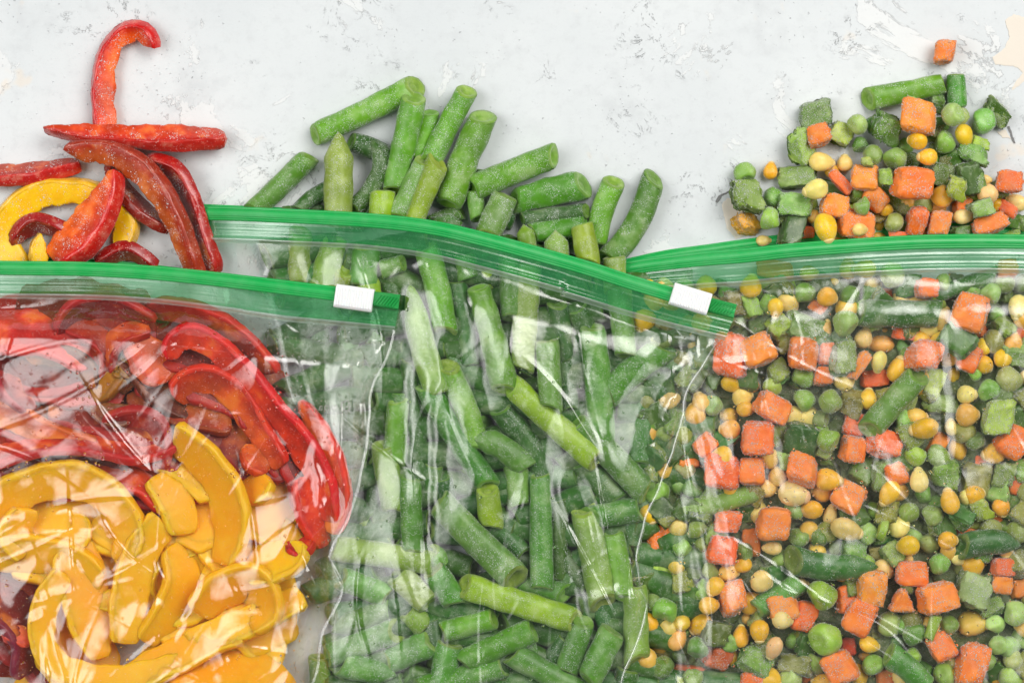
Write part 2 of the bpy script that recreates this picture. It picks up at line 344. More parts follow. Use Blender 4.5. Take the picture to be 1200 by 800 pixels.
def bean(pts, w, z, c, zone, tips='', kind=None, dz=0.0):
    """a cut length of green bean; each cut face is a part"""
    r = w / 2.0
    zs = np.linspace(z - dz, z + dz, len(pts))
    ctrl = np.array([P(x, y, h) for (x, y), h in zip(pts, zs)])
    L = sum(math.dist(pts[i], pts[i + 1]) for i in range(len(pts) - 1))
    n, m = max(9, int(L / 6)), 14
    c0 = catmull(ctrl, n)
    wob = rng.normal(0, 1, (4,))
    t, sd, up = frames(c0)
    ph, fr = rng.uniform(0, 6.28), rng.uniform(2.2, 3.6)
    s = np.linspace(0, 1, n)
    rad = r * S * (1 + rng.uniform(0.01, 0.045) * np.sin(ph + s * L / 22.0 * 6.28 / 1.6) + 0.035 * np.sin(ph * 2 + s * 3) + 0.07 * wob[0] * (s - 0.5))
    flat = rng.uniform(0.82, 0.98); rollv = rng.uniform(0, 3.14) * 0 + rng.normal(0, 0.4)
    if 'a' in tips: rad *= np.clip(0.22 + 3.0 * s, 0, 1) ** 0.7
    if 'z' in tips: rad *= np.clip(0.22 + 3.0 * (1 - s), 0, 1) ** 0.7
    org = c0.mean(0)
    Vv = np.zeros((n, m, 3)); ang = np.linspace(0, 2 * math.pi, m, endpoint=False)
    kq = min(1.0, L / 60.0); sk = [rng.normal(0, 0.22) * kq, rng.uniform(0.15, 0.75) * kq, rng.normal(0, 0.22) * kq, rng.uniform(0.15, 0.75) * kq]
    seamph = rng.uniform(0.3, 2.8)
    for i in range(n):
        seam = 1 - 0.10 * np.exp(-((np.angle(np.exp(1j * (ang - seamph)))) / 0.32) ** 2) + 0.05 * np.exp(-((np.angle(np.exp(1j * (ang - seamph - 3.0)))) / 0.25) ** 2) + 0.02 * np.sin(3 * ang + ph)
        px, py = np.cos(ang) * seam, np.sin(ang) * flat * seam
        q = c0[i] + rad[i] * (np.outer(px, sd[i]) + np.outer(py, up[i]))
        f0 = max(0, 1 - s[i] * L / (r * 2.2)) if 'a' not in tips else 0
        f1 = max(0, 1 - (1 - s[i]) * L / (r * 2.2)) if 'z' not in tips else 0
        q = q + np.outer((sk[0] * px + sk[1] * py) * rad[i] * f0, t[i]) - np.outer((sk[2] * px + sk[3] * py) * rad[i] * f1, t[i])
        Vv[i] = q
    Vv += rng.normal(0, 0.012 * r * S, Vv.shape)
    for e, tag in ((0, 'a'), (n - 1, 'z')):          # a soft lip at a cut, a closed point at a tip
        if tag not in tips: Vv[e] = Vv[e].mean(0) + (Vv[e] - Vv[e].mean(0)) * 0.95
    F = tube_faces(n, m)
    pv = list(Vv.reshape(-1, 3) - org)
    for e, tag in ((0, 'a'), (n - 1, 'z')):
        if tag in tips:
            k = len(pv); pv.append(Vv[e].mean(0) + t[e] * (-1 if e == 0 else 1) * r * S * 0.35 - org)
            for j in range(m):
                a, b = e * m + j, e * m + (j + 1) % m
                F.append((k, b, a) if e == 0 else (k, a, b))
    col = lin(*jit(BEAN_COL[c], 4.5))
    o = part_of('green_bean', org, []); pm = mesh('pod', pv, F); link('pod', pm, M['bean'], o, None, col)
    if kind != 'fill': frost(pm, o, (0.34 if c == 'f' else 0.16 if c == 'y' else 0.26) * (1.0 if zone in ('bs', 'ms') else 0.7), len(ITEMS), lump=rng.uniform(0.6, 1.6), size=(0.4, 1.05))
    for e, tag in ((0, 'a'), (n - 1, 'z')):
        if tag in tips: continue
        ring = Vv[e] - org; cen = ring.mean(0); td = t[e] * (-1 if e == 0 else 1)
        rings = [(1.0, 0.0, 1.0), (0.9, 0.10, 0.85), (0.66, 0.07, 0.35), (0.42, -0.16, 0.9), (0.2, -0.10 if rng.random() < 0.5 else -0.3, 0.3)]
        cv, av = [], []
        for (k, d, a) in rings:
            for v in ring: cv.append(cen + (v - cen) * k * (1 + rng.normal(0, 0.02)) + td * d * r * S); av.append(a)
        cv.append(cen + td * rings[-1][1] * r * S); av.append(0.2)
        cf = tube_faces(5, m) + [(4 * m + j, 4 * m + (j + 1) % m, 5 * m) for j in range(m)]
        if e == 0: cf = [f[::-1] for f in cf]
        me = mesh('cut_end', cv, cf); attr(me, 'side', av)
        pc = np.array(BEAN_COL[c]) * 0.6 + np.array((172, 192, 84)) * 0.4
        link('cut_end', me, M['bean_cut'], o, None, lin(*jit(pc, 5)))
    x = sum(p[0] for p in pts) / len(pts); y = sum(p[1] for p in pts) / len(pts)
    a = math.degrees(math.atan2(-(pts[-1][1] - pts[0][1]), pts[-1][0] - pts[0][0])) % 180
    ori = 'lying level' if a < 18 or a > 162 else 'upright' if 72 < a < 108 else 'slanting up to the right' if a < 90 else 'slanting up to the left'
    bent = 'curved ' if len(pts) > 2 and abs(np.cross(np.subtract(pts[1], pts[0]), np.subtract(pts[-1], pts[0]))) / max(L, 1) > 5 else ''
    size = 'short ' if L < 42 else 'long ' if L > 100 else ''
    reg(o, 'green bean', size + BEAN_LOOK[c] + ' bean piece', x, y, max(L / 2, r), zone, kind or 'bean', [bent + ori, ('with a pointed tip' if tips else '')])
    ITEMS[-1]['seg'] = (pts[0], pts[-1], r)
    return o

# small pieces share a few meshes between them, turned and stretched per piece
def blob(name, fn, rings=9, seg=14):
    Vv, F = [(0, 0, 1.0)], []
    for i in range(1, rings):
        th = math.pi * i / rings
        for j in range(seg):
            a = 2 * math.pi * j / seg; Vv.append((math.sin(th) * math.cos(a), math.sin(th) * math.sin(a), math.cos(th)))
    Vv.append((0, 0, -1.0)); n = len(Vv)
    for j in range(seg):
        F.append((0, 1 + j, 1 + (j + 1) % seg)); b = 1 + (rings - 2) * seg
        F.append((n - 1, b + (j + 1) % seg, b + j))
    for i in range(rings - 2):
        for j in range(seg):
            a = 1 + i * seg; k = (j + 1) % seg
            F.append((a + j, a + seg + j, a + seg + k, a + k))
    return mesh(name, [fn(np.array(v)) for v in Vv], F)
def pea_fn(seed):
    r = np.random.default_rng(seed); d = [(lambda q: q / np.linalg.norm(q))(r.normal(0, 1, 3)) for _ in range(7)]; k = r.uniform(0.08, 0.26, 7)
    def f(v):
        q = v * (1 + 0.03 * math.sin(5 * v[0] + seed) * math.sin(4 * v[2] + seed) + 0.025 * math.sin(6 * v[1] + 3 * v[2]))
        for a, b in zip(d, k):
            h = v @ a
            if h > 0.72: q = q - a * (h - 0.72) * b * 4.0      # dented where it froze against a neighbour
        return q * 14 * S
    return f
PEA = [blob('garden_pea', pea_fn(i), 10, 16) for i in range(6)]
def corn_fn(seed):
    r = np.random.default_rng(100 + seed); e = r.uniform(-0.1, 0.1)
    def f(v):
        x, y, z = v; s = (x + 1) / 2
        wd = 0.70 + 0.34 * s + e * s; wd *= 1 - 0.10 * max(0, s - 0.85) * 4
        q = np.array([x * 1.04, y * wd, z * (0.62 + 0.12 * s)])
        q[2] -= 0.16 * math.exp(-(y * y) * 6) * (1 if z > 0 else 0) * s
        return q * 13 * S
    return f
CORN = [blob('corn_kernel', corn_fn(i), 10, 14) for i in range(5)]
def tip_fn(v):
    x, y, z = v
    return np.array([-0.94 + x * 0.22, y * (0.42 + 0.2 * x), z * (0.36 + 0.16 * x)]) * 13 * S
CTIP = blob('kernel_tip', tip_fn, 6, 10)
def cube_mesh(name, seed, sx=1, sy=1, sz=1, rnd=0.9, tri=0.0, noise=0.13, n=8, half=15):
    r = np.random.default_rng(200 + seed); Vv, F, idx = [], [], {}
    sh = r.normal(0, 0.10, (3, 3))
    wv = r.normal(0, 1, (6, 3)); wp = r.uniform(0, 6.28, 6)
    def put(p):
        k = tuple(np.round(p, 5))
        if k not in idx:
            q = np.array(p, float); l = np.linalg.norm(q)
            m4 = (np.abs(q) ** 5).sum() ** (1 / 5.0); q2 = q / m4 * np.max(np.abs(q))
            q = q * (1 - rnd) + q2 * rnd
            if tri: q[0] *= 1 - tri * (q[1] + 1) / 2
            q = q + sh @ q * 0.9
            for a, b in zip(wv, wp): q = q + noise * 0.5 * a / (np.linalg.norm(a) + 1) * math.sin(2.6 * (a @ q) + b)
            q = q + r.normal(0, noise * 0.35, 3)
            idx[k] = len(Vv); Vv.append(q * np.array((sx, sy, sz)) * half * S)
        return idx[k]
    g = np.linspace(-1, 1, n + 1); g = np.sign(g) * np.abs(g) ** 0.7
    for ax in range(3):
        for sg in (-1, 1):
            for i in range(n):
                for j in range(n):
                    q = []
                    for (a, b) in ((i, j), (i + 1, j), (i + 1, j + 1), (i, j + 1)):
                        p = [0, 0, 0]; p[ax] = sg; p[(ax + 1) % 3] = g[a]; p[(ax + 2) % 3] = g[b]; q.append(put(p))
                    F.append(q if sg > 0 else q[::-1])
    return mesh(name, Vv, F)
CARROT = [cube_mesh('carrot_cube', i, 1, 1, 0.92) for i in range(7)]
CARTRI = [cube_mesh('carrot_cube', 20 + i, 1, 1, 0.9, tri=0.8) for i in range(2)]
DICE = [cube_mesh('green_pepper_piece', 40 + i, 1, 1, 0.62, rnd=0.6, noise=0.19) for i in range(6)]
DSKIN = [cube_mesh('pepper_skin', 40 + i, 1.02, 1.02, 0.24, rnd=0.6, noise=0.18) for i in range(6)]

CARROT_COL = dict(o=(255, 130, 0), r=(248, 104, 2), p=(255, 146, 30), k=(214, 100, 8))  # p paler: film reflection painted in for bagged cubes, frost for loose ones
CARROT_LOOK = dict(o='orange', r='deep red-orange', p='pale pinkish', k='dull dark')
PEA_COL = dict(g=(134, 174, 62), d=(98, 142, 46), l=(168, 196, 104), o=(140, 152, 62), b=(148, 192, 48))
PEA_LOOK = dict(g='mid green', d='dark green', l='pale green', o='olive', b='bright lime')
CORN_COL = dict(y=(252, 194, 34), w=(252, 216, 126), t=(242, 190, 78))
CORN_LOOK = dict(y='golden', w='pale cream', t='tan')
DICE_COL = dict(d=(104, 134, 36), l=(166, 192, 52), m=(124, 158, 42), o=(140, 146, 40), y=(246, 186, 14), f=(142, 174, 76))
DICE_LOOK = dict(d='dark green', l='light green', m='mid green', o='olive', y='yellow', f='frosty green')
LEVEL = {0: 17.0, 1: 30.0, 2: 38.0}
def small(kind, x, y, wd, ht, rot, c, z, zone, flip=None):
    q = 0.87 if kind in 'kt' else 1.04 if kind == 'c' else 1.0; wd, ht = wd * q, ht * q
    k = int(rng.integers(0, 1000)); loc = P(x, y, z); rz = -math.radians(rot)
    if kind == 'p':
        o = link('garden_pea', PEA[k % 6], M['pea'], None, loc, lin(*jit(PEA_COL[c])))
        o.rotation_euler = tuple(rng.uniform(0, 6.28, 3)); f = (wd + ht) / 2 / 28.0; o.scale = (f * 1.02, f, f * 0.98)
        size = 'big ' if f > 1.08 else 'small ' if f < 0.82 else ''
        if z > 15 or zone == 'ms': frost_shared(PEA[k % 6], o, 0.16, size=(0.3, 0.8))
        reg(o, 'pea', size + PEA_LOOK[c] + ' pea', x, y, max(wd, ht) / 2, zone, 'pea')
    elif kind == 'c':
        o = part_of('corn_kernel', loc, []); link('kernel_body', CORN[k % 5], M['corn'], o, None, lin(*jit(CORN_COL[c])))
        lg, sh = max(wd, ht), min(wd, ht); lg = min(lg, sh * 1.38); ang = rz + (math.pi / 2 if ht > wd else 0) + (math.pi if rng.random() < 0.5 else 0)
        roll = rng.normal(0, 0.5)
        o.rotation_euler = Euler((roll, rng.normal(-0.35, 0.3), ang)); o.scale = (lg / 29.0, sh / 26.0, sh / 22.0)
        tp = link('kernel_tip', CTIP, M['corn_tip'], o, None, lin(*jit((238, 208, 134), 5)))
        frost_shared(CORN[k % 5], o, 0.07, size=(0.3, 0.75))
        size = 'big ' if lg > 30 else 'small ' if lg < 21 else ''
        reg(o, 'corn', size + CORN_LOOK[c] + ' corn kernel', x, y, lg / 2, zone, 'corn')
    elif kind in 'kt':
        me = CARTRI[k % 2] if kind == 't' else CARROT[k % 7]
        o = link('carrot_cube', me, M['carrot'], None, loc, lin(*jit(CARROT_COL[c])))
        o.rotation_euler = Euler((rng.normal(0, 0.16), rng.normal(0, 0.16), rz + rng.normal(0, 0.05)))
        o.scale = (wd / 31.0, ht / 31.0, min(wd, ht, 34) / 31.0)
        if z > 15 or zone == 'ms': frost_shared(me, o, 0.26, size=(0.35, 0.95), lump=1.5)
        form = 'carrot wedge' if kind == 't' else 'carrot stick' if max(wd, ht) > 1.75 * min(wd, ht) else 'carrot cube'
        size = 'large ' if max(wd, ht) > 39 else 'small ' if max(wd, ht) < 25 else ''
        reg(o, 'carrot', size + CARROT_LOOK[c] + ' ' + form, x, y, (wd + ht) / 4, zone, 'carrot')
    else:
        i = k % 6; yel = c == 'y'
        o = part_of('yellow_pepper_piece' if yel else 'green_pepper_piece', loc, []); link('flesh', DICE[i], M['dice'], o, None, lin(*jit(DICE_COL[c])))
        o.rotation_euler = Euler((rng.normal(0, 0.3), rng.normal(0, 0.3), rz + rng.normal(0, 0.1)))
        o.scale = (wd / 31.0, ht / 31.0, min(wd, ht, 30) / 26.0)
        up = c in 'dom' if flip is None else flip
        sk = link('skin', DSKIN[i], M['dice_skin'], o, None, lin(*(jit((226, 160, 20)) if yel else jit((74, 112, 34)))))
        sk.location = (0, 0, (6.6 if (up and rng.random() < 0.55) else -6.6) * S)
        if z > 15 or zone == 'ms': frost_shared(DICE[i], o, 0.26, size=(0.35, 0.95), lump=1.4)
        size = 'large ' if max(wd, ht) > 37 else 'small ' if max(wd, ht) < 22 else ''
        reg(o, 'pepper', size + DICE_LOOK[c] + ' pepper piece', x, y, (wd + ht) / 4, zone, 'dice')
    return o

def strip(name, pts, ws, z, skin, flesh, zone, look, roll=0.0, th=12, side=1, bag=False, tips=(0.35, 0.5), dz=0.0, cat='pepper strip', extra=()):
    """a slice of sweet pepper: moist flesh with a glossy skin along its outer side"""
    zs = np.interp(np.linspace(0, 1, len(pts)), np.linspace(0, 1, len(np.atleast_1d(z))), np.atleast_1d(z))
    ctrl = np.array([P(x, y, h) for (x, y), h in zip(pts, zs)])
    L = sum(math.dist(pts[i], pts[i + 1]) for i in range(len(pts) - 1)); n, m = max(12, int(L / 5)), 28
    c0 = catmull(ctrl, n); t, sd, up = frames(c0); s = np.linspace(0, 1, n); org = c0.mean(0)
    hw = np.interp(s, np.linspace(0, 1, len(ws)), ws) / 2
    e = np.minimum(1, np.minimum(tips[0] + s * L / 14, tips[1] + (1 - s) * L / 14)) ** 0.6
    ph = rng.uniform(0, 6.28, 4)
    hw = hw * e * (1 + 0.05 * np.sin(ph[0] + s * L / 16) + 0.03 * np.sin(ph[1] + s * L / 6)); hh = th / 2 * np.sqrt(np.clip(e, 0, 1)) * (1 + 0.08 * np.sin(ph[2] + s * L / 21))
    rl = np.radians(np.interp(s, np.linspace(0, 1, len(np.atleast_1d(roll))), np.atleast_1d(roll)))
    a = np.linspace(0, 2 * math.pi, m, endpoint=False)
    sx = np.sign(np.cos(a)) * np.abs(np.cos(a)) ** 0.32; sy = np.sign(np.sin(a)) * np.abs(np.sin(a)) ** 0.32
    Vv = np.zeros((n, m, 3))
    for i in range(n):
        S2, U2 = sd[i] * side, up[i]
        A = S2 * math.cos(rl[i]) + U2 * math.sin(rl[i]); B = -S2 * math.sin(rl[i]) + U2 * math.cos(rl[i])
        bow = -0.10 * (sx ** 2) * hw[i]
        inner = np.where(sx < -0.5, 1 + (0.03 if bag else 0.09) * np.sin(ph[3] + i * 0.9) + (0.01 if bag else 0.05) * np.sin(ph[1] + i * 2.3), 1)
        Vv[i] = c0[i] + S * (np.outer(sx * hw[i] * inner, A) + np.outer(sy * hh[i] + bow * 0, B))
    skw = rng.normal(0, 0.28 if bag else 0.5, 2)
    for i in range(n):                                 # ends cut on the slant
        Vv[i] += np.outer(sx * hw[i] * S * skw[0] * max(0, 1 - s[i] * L / 30), t[i]) + np.outer(sx * hw[i] * S * skw[1] * max(0, 1 - (1 - s[i]) * L / 30), t[i])
    Vv += rng.normal(0, 0.32 * S, Vv.shape)
    F = tube_faces(n, m); fl = 1 if side > 0 else -1
    pv = list(Vv.reshape(-1, 3) - org); av = list(np.tile((sx + 1) / 2, n))
    for k, (i, d) in enumerate(((0, -1), (n - 1, 1))):
        pv.append(Vv[i].mean(0) + t[i] * d * min(hw[i], hh[i]) * S * 0.5 - org); av.append(0.3)
        for j in range(m):
            q = (n * m + k, i * m + (j + 1) % m, i * m + j); F.append(q if d < 0 else q[::-1])
    if fl < 0: F = [f[::-1] for f in F]
    me = mesh(name, pv, F); attr(me, 'side', av)
    o = part_of(name, org, []); link('flesh', me, M[('flesh_bag' if bag else 'flesh') + ('_y' if 'yellow' in name else '')], o, None, lin(*jit(flesh, 4)))
    frost(me, o, (0.05 if bag else 0.26) * (0.5 if 'yellow' in name else 1), len(ITEMS), size=(0.4, 1.25) if not bag else (0.3, 0.7), lump=1.2 if bag else 0.3)
    if not bag: frost(me, o, 0.009, len(ITEMS) + 1, size=(0.9, 2.3), lump=0.6)
    js = [j for j in range(m) if math.cos(a[j]) > 0.42]; js = sorted(js, key=lambda j: ((a[j] + math.pi) % (2 * math.pi)))
    sv, sf = [], []; q = len(js)
    for i in range(n):
        cen = Vv[i].mean(0)
        out = [cen + (Vv[i][j] - cen) * 1.0 + (Vv[i][j] - cen) / (np.linalg.norm(Vv[i][j] - cen) + 1e-9) * 0.9 * S for j in js]
        out[0] = Vv[i][js[0]] * 1.0; out[-1] = Vv[i][js[-1]] * 1.0
        sv += [v - org for v in out]
    for i in range(n - 1):
        for j in range(q - 1): sf.append((i * q + j, i * q + j + 1, (i + 1) * q + j + 1, (i + 1) * q + j))
    if fl < 0: sf = [f[::-1] for f in sf]
    link('skin', mesh('skin', sv, sf), M[('skin_bag_y' if 'yellow' in name else 'skin_bag') if bag else 'skin'], o, None, lin(*jit(skin, 4)))
    x = sum(p[0] for p in pts) / len(pts); y = sum(p[1] for p in pts) / len(pts)
    reg(o, cat, look, x, y, L / 3, zone, 'strip', extra)
    return o

# ------------------------------------------------------------------ peppers spilled on the table
RED, ORG, BRN, YEL = (222, 16, 4), (248, 96, 2), (128, 56, 16), (255, 202, 6)
YSK = (248, 190, 12)
z1 = 'ps'
strip('red_pepper_strip', [(126, 168), (122, 135), (121, 105), (124, 75), (133, 52), (150, 38), (168, 39), (178, 54)], [27, 27, 26, 24, 22, 22, 23, 17], [9, 9, 10, 14], RED, ORG, z1, 'hooked red pepper strip standing apart at the top of its heap', roll=[12, 22, 40], th=17, side=-1, extra=['fix'])
strip('red_pepper_strip', [(52, 152), (100, 157), (160, 160), (215, 162), (263, 163)], [5, 19, 26, 31, 24], [24, 25, 22, 16], (206, 28, 12), (222, 74, 12), z1, 'straight frosted strip browned at its pointed end, lying across the hooked red one', roll=[20, 35, 55], th=17, side=1, extra=['fix'])
strip('red_pepper_strip', [(-14, 206), (40, 203), (93, 193)], [32, 28, 14], [10, 12], (200, 24, 12), (206, 70, 14), z1, 'short red strip cut off by the photo\'s left edge', roll=55, th=16, side=1, extra=['fix'])
strip('red_pepper_strip', [(126, 190), (145, 222), (172, 250), (199, 268)], [20, 40, 38, 20], [9, 9], (150, 26, 12), (150, 50, 14), z1, 'broad dark maroon strip lying beneath the arched brown strip', roll=68, th=12, side=1, extra=['fix'])
strip('red_pepper_strip', [(172, 188), (203, 200), (225, 236), (238, 280), (252, 322)], [20, 30, 28, 26, 24], [15, 13], (182, 18, 12), (176, 36, 14), z1, 'dark red strip curving down to the corner of the bean bag', roll=[50, 60, 40], th=14, side=-1, extra=['fix'])
strip('red_pepper_strip', [(84, 180), (120, 177), (158, 194), (188, 226), (209, 265), (222, 300), (231, 324)], [24, 28, 30, 30, 28, 24, 22], [28, 32, 22], (176, 44, 12), (200, 88, 16), z1, 'long arched brown-orange strip with an orange tip', roll=[15, 30, 45], th=17, side=-1, extra=['fix'])
strip('yellow_pepper_strip', [(22, 312), (2, 288), (8, 258), (42, 230), (88, 224), (128, 236), (148, 262), (143, 292)], [34, 36, 33, 31, 29, 30, 30, 22], [9, 11, 12, 10], YSK, YEL, z1, 'yellow pepper arch looping around the red pieces', roll=[15, 20, 20], th=18, side=-1, extra=['fix'])
strip('red_pepper_strip', [(12, 282), (42, 262), (84, 274)], [18, 32, 22], [16, 16], (170, 16, 16), (160, 26, 18), z1, 'deep red curl inside the yellow pepper arch', roll=60, th=14, side=-1, extra=['fix'])
strip('yellow_pepper_strip', [(47, 274), (45, 290), (46, 308)], [6, 18, 26], [22, 22], YSK, YEL, z1, 'small yellow pepper sliver peeking over the green zip', roll=20, th=14, extra=['fix'])
strip('red_pepper_strip', [(118, 306), (150, 294), (182, 312)], [22, 26, 18], [12, 12], (176, 20, 14), (170, 40, 16), z1, 'low red strip just showing above the green zip', roll=60, th=14, side=-1, extra=['fix'])
strip('red_pepper_strip', [(136, 203), (128, 226), (116, 248), (98, 274), (68, 304)], [8, 34, 54, 52, 36], [34, 38, 34, 24], (216, 14, 6), (252, 110, 8), z1, 'big red wedge with an orange cut face leaning over the yellow arch', roll=[30, 34, 36], th=24, side=-1, tips=(0.9, 0.6), extra=['fix'])

# ------------------------------------------------------------------ beans spilled on the table
z2 = 'bs'
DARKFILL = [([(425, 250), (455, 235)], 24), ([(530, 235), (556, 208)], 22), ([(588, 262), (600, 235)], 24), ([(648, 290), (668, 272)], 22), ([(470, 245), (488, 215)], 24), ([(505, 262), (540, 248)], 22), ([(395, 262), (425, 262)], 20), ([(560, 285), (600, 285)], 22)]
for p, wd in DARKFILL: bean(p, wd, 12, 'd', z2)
for p, wd, z, c, tips, dz in [
    ([(412, 166), (440, 176), (464, 190)], 24, 13, 'd', '', 0), ([(568, 200), (566, 214)], 20, 12, 'd', '', 0),
    ([(350, 246), (368, 230), (396, 216)], 20, 11, 'd', '', 0), ([(330, 246), (378, 244)], 9, 7, 'd', '', 0),
    ([(437, 167), (446, 192), (437, 217), (414, 246)], 21, 22, 'd', 'a', 0), ([(504, 133), (498, 160), (488, 188)], 23, 14, 'b', '', 0),
    ([(370, 158), (425, 133), (486, 102)], 29, 15, 'b', '', 0), ([(362, 184), (332, 214), (296, 248)], 26, 14, 'm', '', 0),
    ([(397, 160), (397, 200), (396, 262)], 33, 34, 'o', 'a', 0), ([(485, 116), (473, 170), (461, 222)], 29, 27, 'b', '', -4),
    ([(547, 108), (525, 148), (504, 192)], 27, 24, 'b', '', 2), ([(566, 138), (545, 185), (526, 238)], 33, 24, 'b', '', 2),
    ([(648, 183), (600, 202), (554, 221)], 31, 25, 'b', '', 0), ([(683, 217), (640, 226), (603, 236)], 33, 17, 'm', '', 0),
    ([(687, 247), (612, 256)], 18, 20, 'd', '', 0), ([(686, 264), (622, 273)], 24, 22, 'm', '', 0),
    ([(719, 214), (706, 248), (697, 288)], 28, 15, 'b', '', 0), ([(766, 210), (752, 250), (733, 282), (712, 304)], 29, 15, 'm', '', 0),
    ([(556, 224), (560, 256)], 19, 22, 'f', '', 0), ([(538, 262), (508, 268)], 29, 24, 'd', 'a', 0),
    ([(497, 188), (482, 222), (466, 256)], 25, 34, 'f', '', 2), ([(513, 190), (498, 226), (484, 262)], 26, 42, 'y', '', 3),
    ([(448, 226), (445, 258)], 29, 36, 'y', '', 5), ([(592, 230), (582, 252), (570, 278)], 31, 36, 'f', '', 6),
    ([(614, 266), (620, 292)], 20, 30, 'o', 'a', 0), ([(651, 274), (653, 310)], 29, 32, 'o', 'a', 0), ([(682, 264), (690, 308)], 27, 38, 'y', '', 4),
    ([(720, 302), (722, 340)], 28, 30, 'o', '', 2)]:
    bean(p, wd, z, c, z2, tips, dz=dz)

# ------------------------------------------------------------------ mixed vegetables spilled on the table
# kind x y w h rot colour level   p pea, c corn, k carrot, t carrot wedge, d pepper piece
def read(txt, zone, zl, lift=0):
    for ln in txt.strip().splitlines():
        for it in ln.split(';'):
            q = it.split()
            if not q: continue
            kd, x, y, wd, ht, rot, c = q[0], *map(float, q[1:6]), q[6]
            lv = int(q[7]) if len(q) > 7 else 1
            r = min(wd, ht) / 2 * (0.95 if kd in 'pck' else 0.7)
            z = (r + 0.5 if lv == 0 else r + zl[lv] + (max(0, 19 - r) * 0.8 if lv == 2 else 0)) + rng.uniform(-1.5, 1.5) * (lv > 0) + lift
            small(kd, x, y, wd, ht, rot, c, z, zone)
SPILL = """
d 1062 192 28 24 20 d 0; d 1092 152 26 30 0 d 0; d 962 256 24 24 0 d 0; p 1002 228 26 26 0 d 0; c 915 245 22 20 0 y 0; p 948 240 22 22 0 g 0; d 995 250 24 22 0 l 0; c 975 200 20 18 0 y 0; p 1060 172 22 22 0 g 0; c 1080 205 22 20 0 y 0; d 1092 215 24 22 0 m 0; c 1108 255 22 20 0 w 0; p 1145 225 24 24 0 g 0; c 1170 240 24 20 0 y 0; d 1020 215 22 22 0 l 0; c 1060 228 22 18 0 y 0; p 1115 225 22 22 0 l 0; d 1168 222 22 20 0 m 0; k 1128 240 22 20 0 o 0; p 985 270 22 22 0 g 0; d 1112 188 26 24 0 d 0; d 922 252 26 22 0 d 0; p 1082 240 24 24 0 o 0
d 1140 245 26 22 0 d 0; d 1030 250 24 24 0 o 0; c 985 285 22 20 0 t 0; c 895 282 30 14 0 w 0; d 1062 268 26 20 0 d 0; c 1098 244 24 20 0 t 0; p 1008 170 22 20 0 d 0
k 1107 61 29 30 3 o 0; c 903 200 18 22 8 y 0; p 873 203 27 27 0 g 0; p 907 231 26 25 0 g 0; p 902 257 29 29 0 b 1; d 876 230 38 40 4 m 1; d 875 262 29 25 0 y 0
d 933 207 42 27 -8 f 0; d 932 240 40 25 10 f 1; d 928 271 28 37 5 d 1; d 955 133 34 28 -6 d 0; k 959 159 33 31 -8 o 1; d 939 171 25 32 -25 l 1
d 985 156 26 24 30 l 0; p 1005 146 25 24 0 l 1; p 1023 147 21 24 0 d 0; d 1039 152 36 38 25 d 1; c 990 191 20 21 0 w 0; c 963 190 35 24 6 w 1
k 986 214 38 15 42 r 1; d 978 222 30 16 20 o 0; c 956 222 31 27 -15 w 2; k 1014 208 35 32 8 p 1; k 1026 232 27 34 -40 p 1; k 978 242 37 35 15 p 1; k 1003 262 44 36 10 p 1
c 968 267 30 38 -10 y 2; p 1011 241 23 22 0 g 2; c 1008 269 22 17 0 w 2; c 952 253 22 20 30 t 0; k 945 272 20 16 0 r 0
p 1022 182 26 26 0 g 1; d 1016 190 14 12 0 l 2; p 1048 185 30 30 0 g 1; p 1090 186 24 22 0 d 0; d 1100 178 22 20 0 m 0
c 1116 189 22 20 0 t 0; k 1076 137 40 38 10 p 2; d 1068 118 14 10 20 l 2; c 1075 165 25 24 12 y 2; c 1087 184 25 23 0 y 2; p 1107 166 29 28 0 g 1; p 1101 150 26 22 0 d 0
p 1127 136 22 22 0 l 1; p 1117 134 28 28 0 l 2; p 1152 142 31 30 0 g 0; d 1167 131 20 30 -32 m 0; c 1130 159 23 29 -18 y 1; d 1147 168 20 15 15 l 1; d 1140 181 37 24 8 m 1
d 1098 122 20 26 0 d 0; k 1070 214 47 42 4 o 2; d 1102 204 34 25 28 d 1; d 1136 209 26 38 -20 d 1; d 1121 221 24 30 15 l 2; c 1103 230 29 28 10 y 1; c 1132 234 26 18 5 y 0
c 1157 229 26 28 10 w 1; c 1155 211 15 14 0 w 1; k 1183 213 37 33 10 o 1; c 1191 237 28 22 30 w 0; k 1180 246 25 20 35 r 0; d 1187 259 22 18 0 d 0
k 1160 263 48 27 -14 p 1; d 1152 244 25 17 -25 f 2; c 1129 254 31 20 -5 w 1; c 1126 243 26 13 0 t 0; k 1074 259 25 38 10 o 1; k 1101 262 29 32 0 o 1; k 1090 275 22 14 0 o 0
p 1047 260 25 24 0 o 1; d 1045 231 28 18 30 o 0; d 1060 246 28 18 -10 o 0; d 1038 207 15 18 0 l 2; c 1039 246 18 17 0 y 1; c 1030 262 16 24 0 t 0; d 1126 271 24 13 0 d 1
k 1053 276 24 10 5 r 1; d 1185 274 22 12 0 l 0; c 1030 278 24 14 0 t 0; d 1197 262 16 20 0 d 0; p 1098 260 20 20 0 d 0; c 1066 237 20 18 0 t 0
"""
z3 = 'ms'
read(SPILL, z3, {1: 13, 2: 26})
for p, wd, z, c in [([(1018, 116), (1060, 108), (1105, 98)], 27, 13, 'b'), ([(1120, 88), (1122, 128)], 22, 11, 'm')]:
    bean(p, wd, z, c, z3)
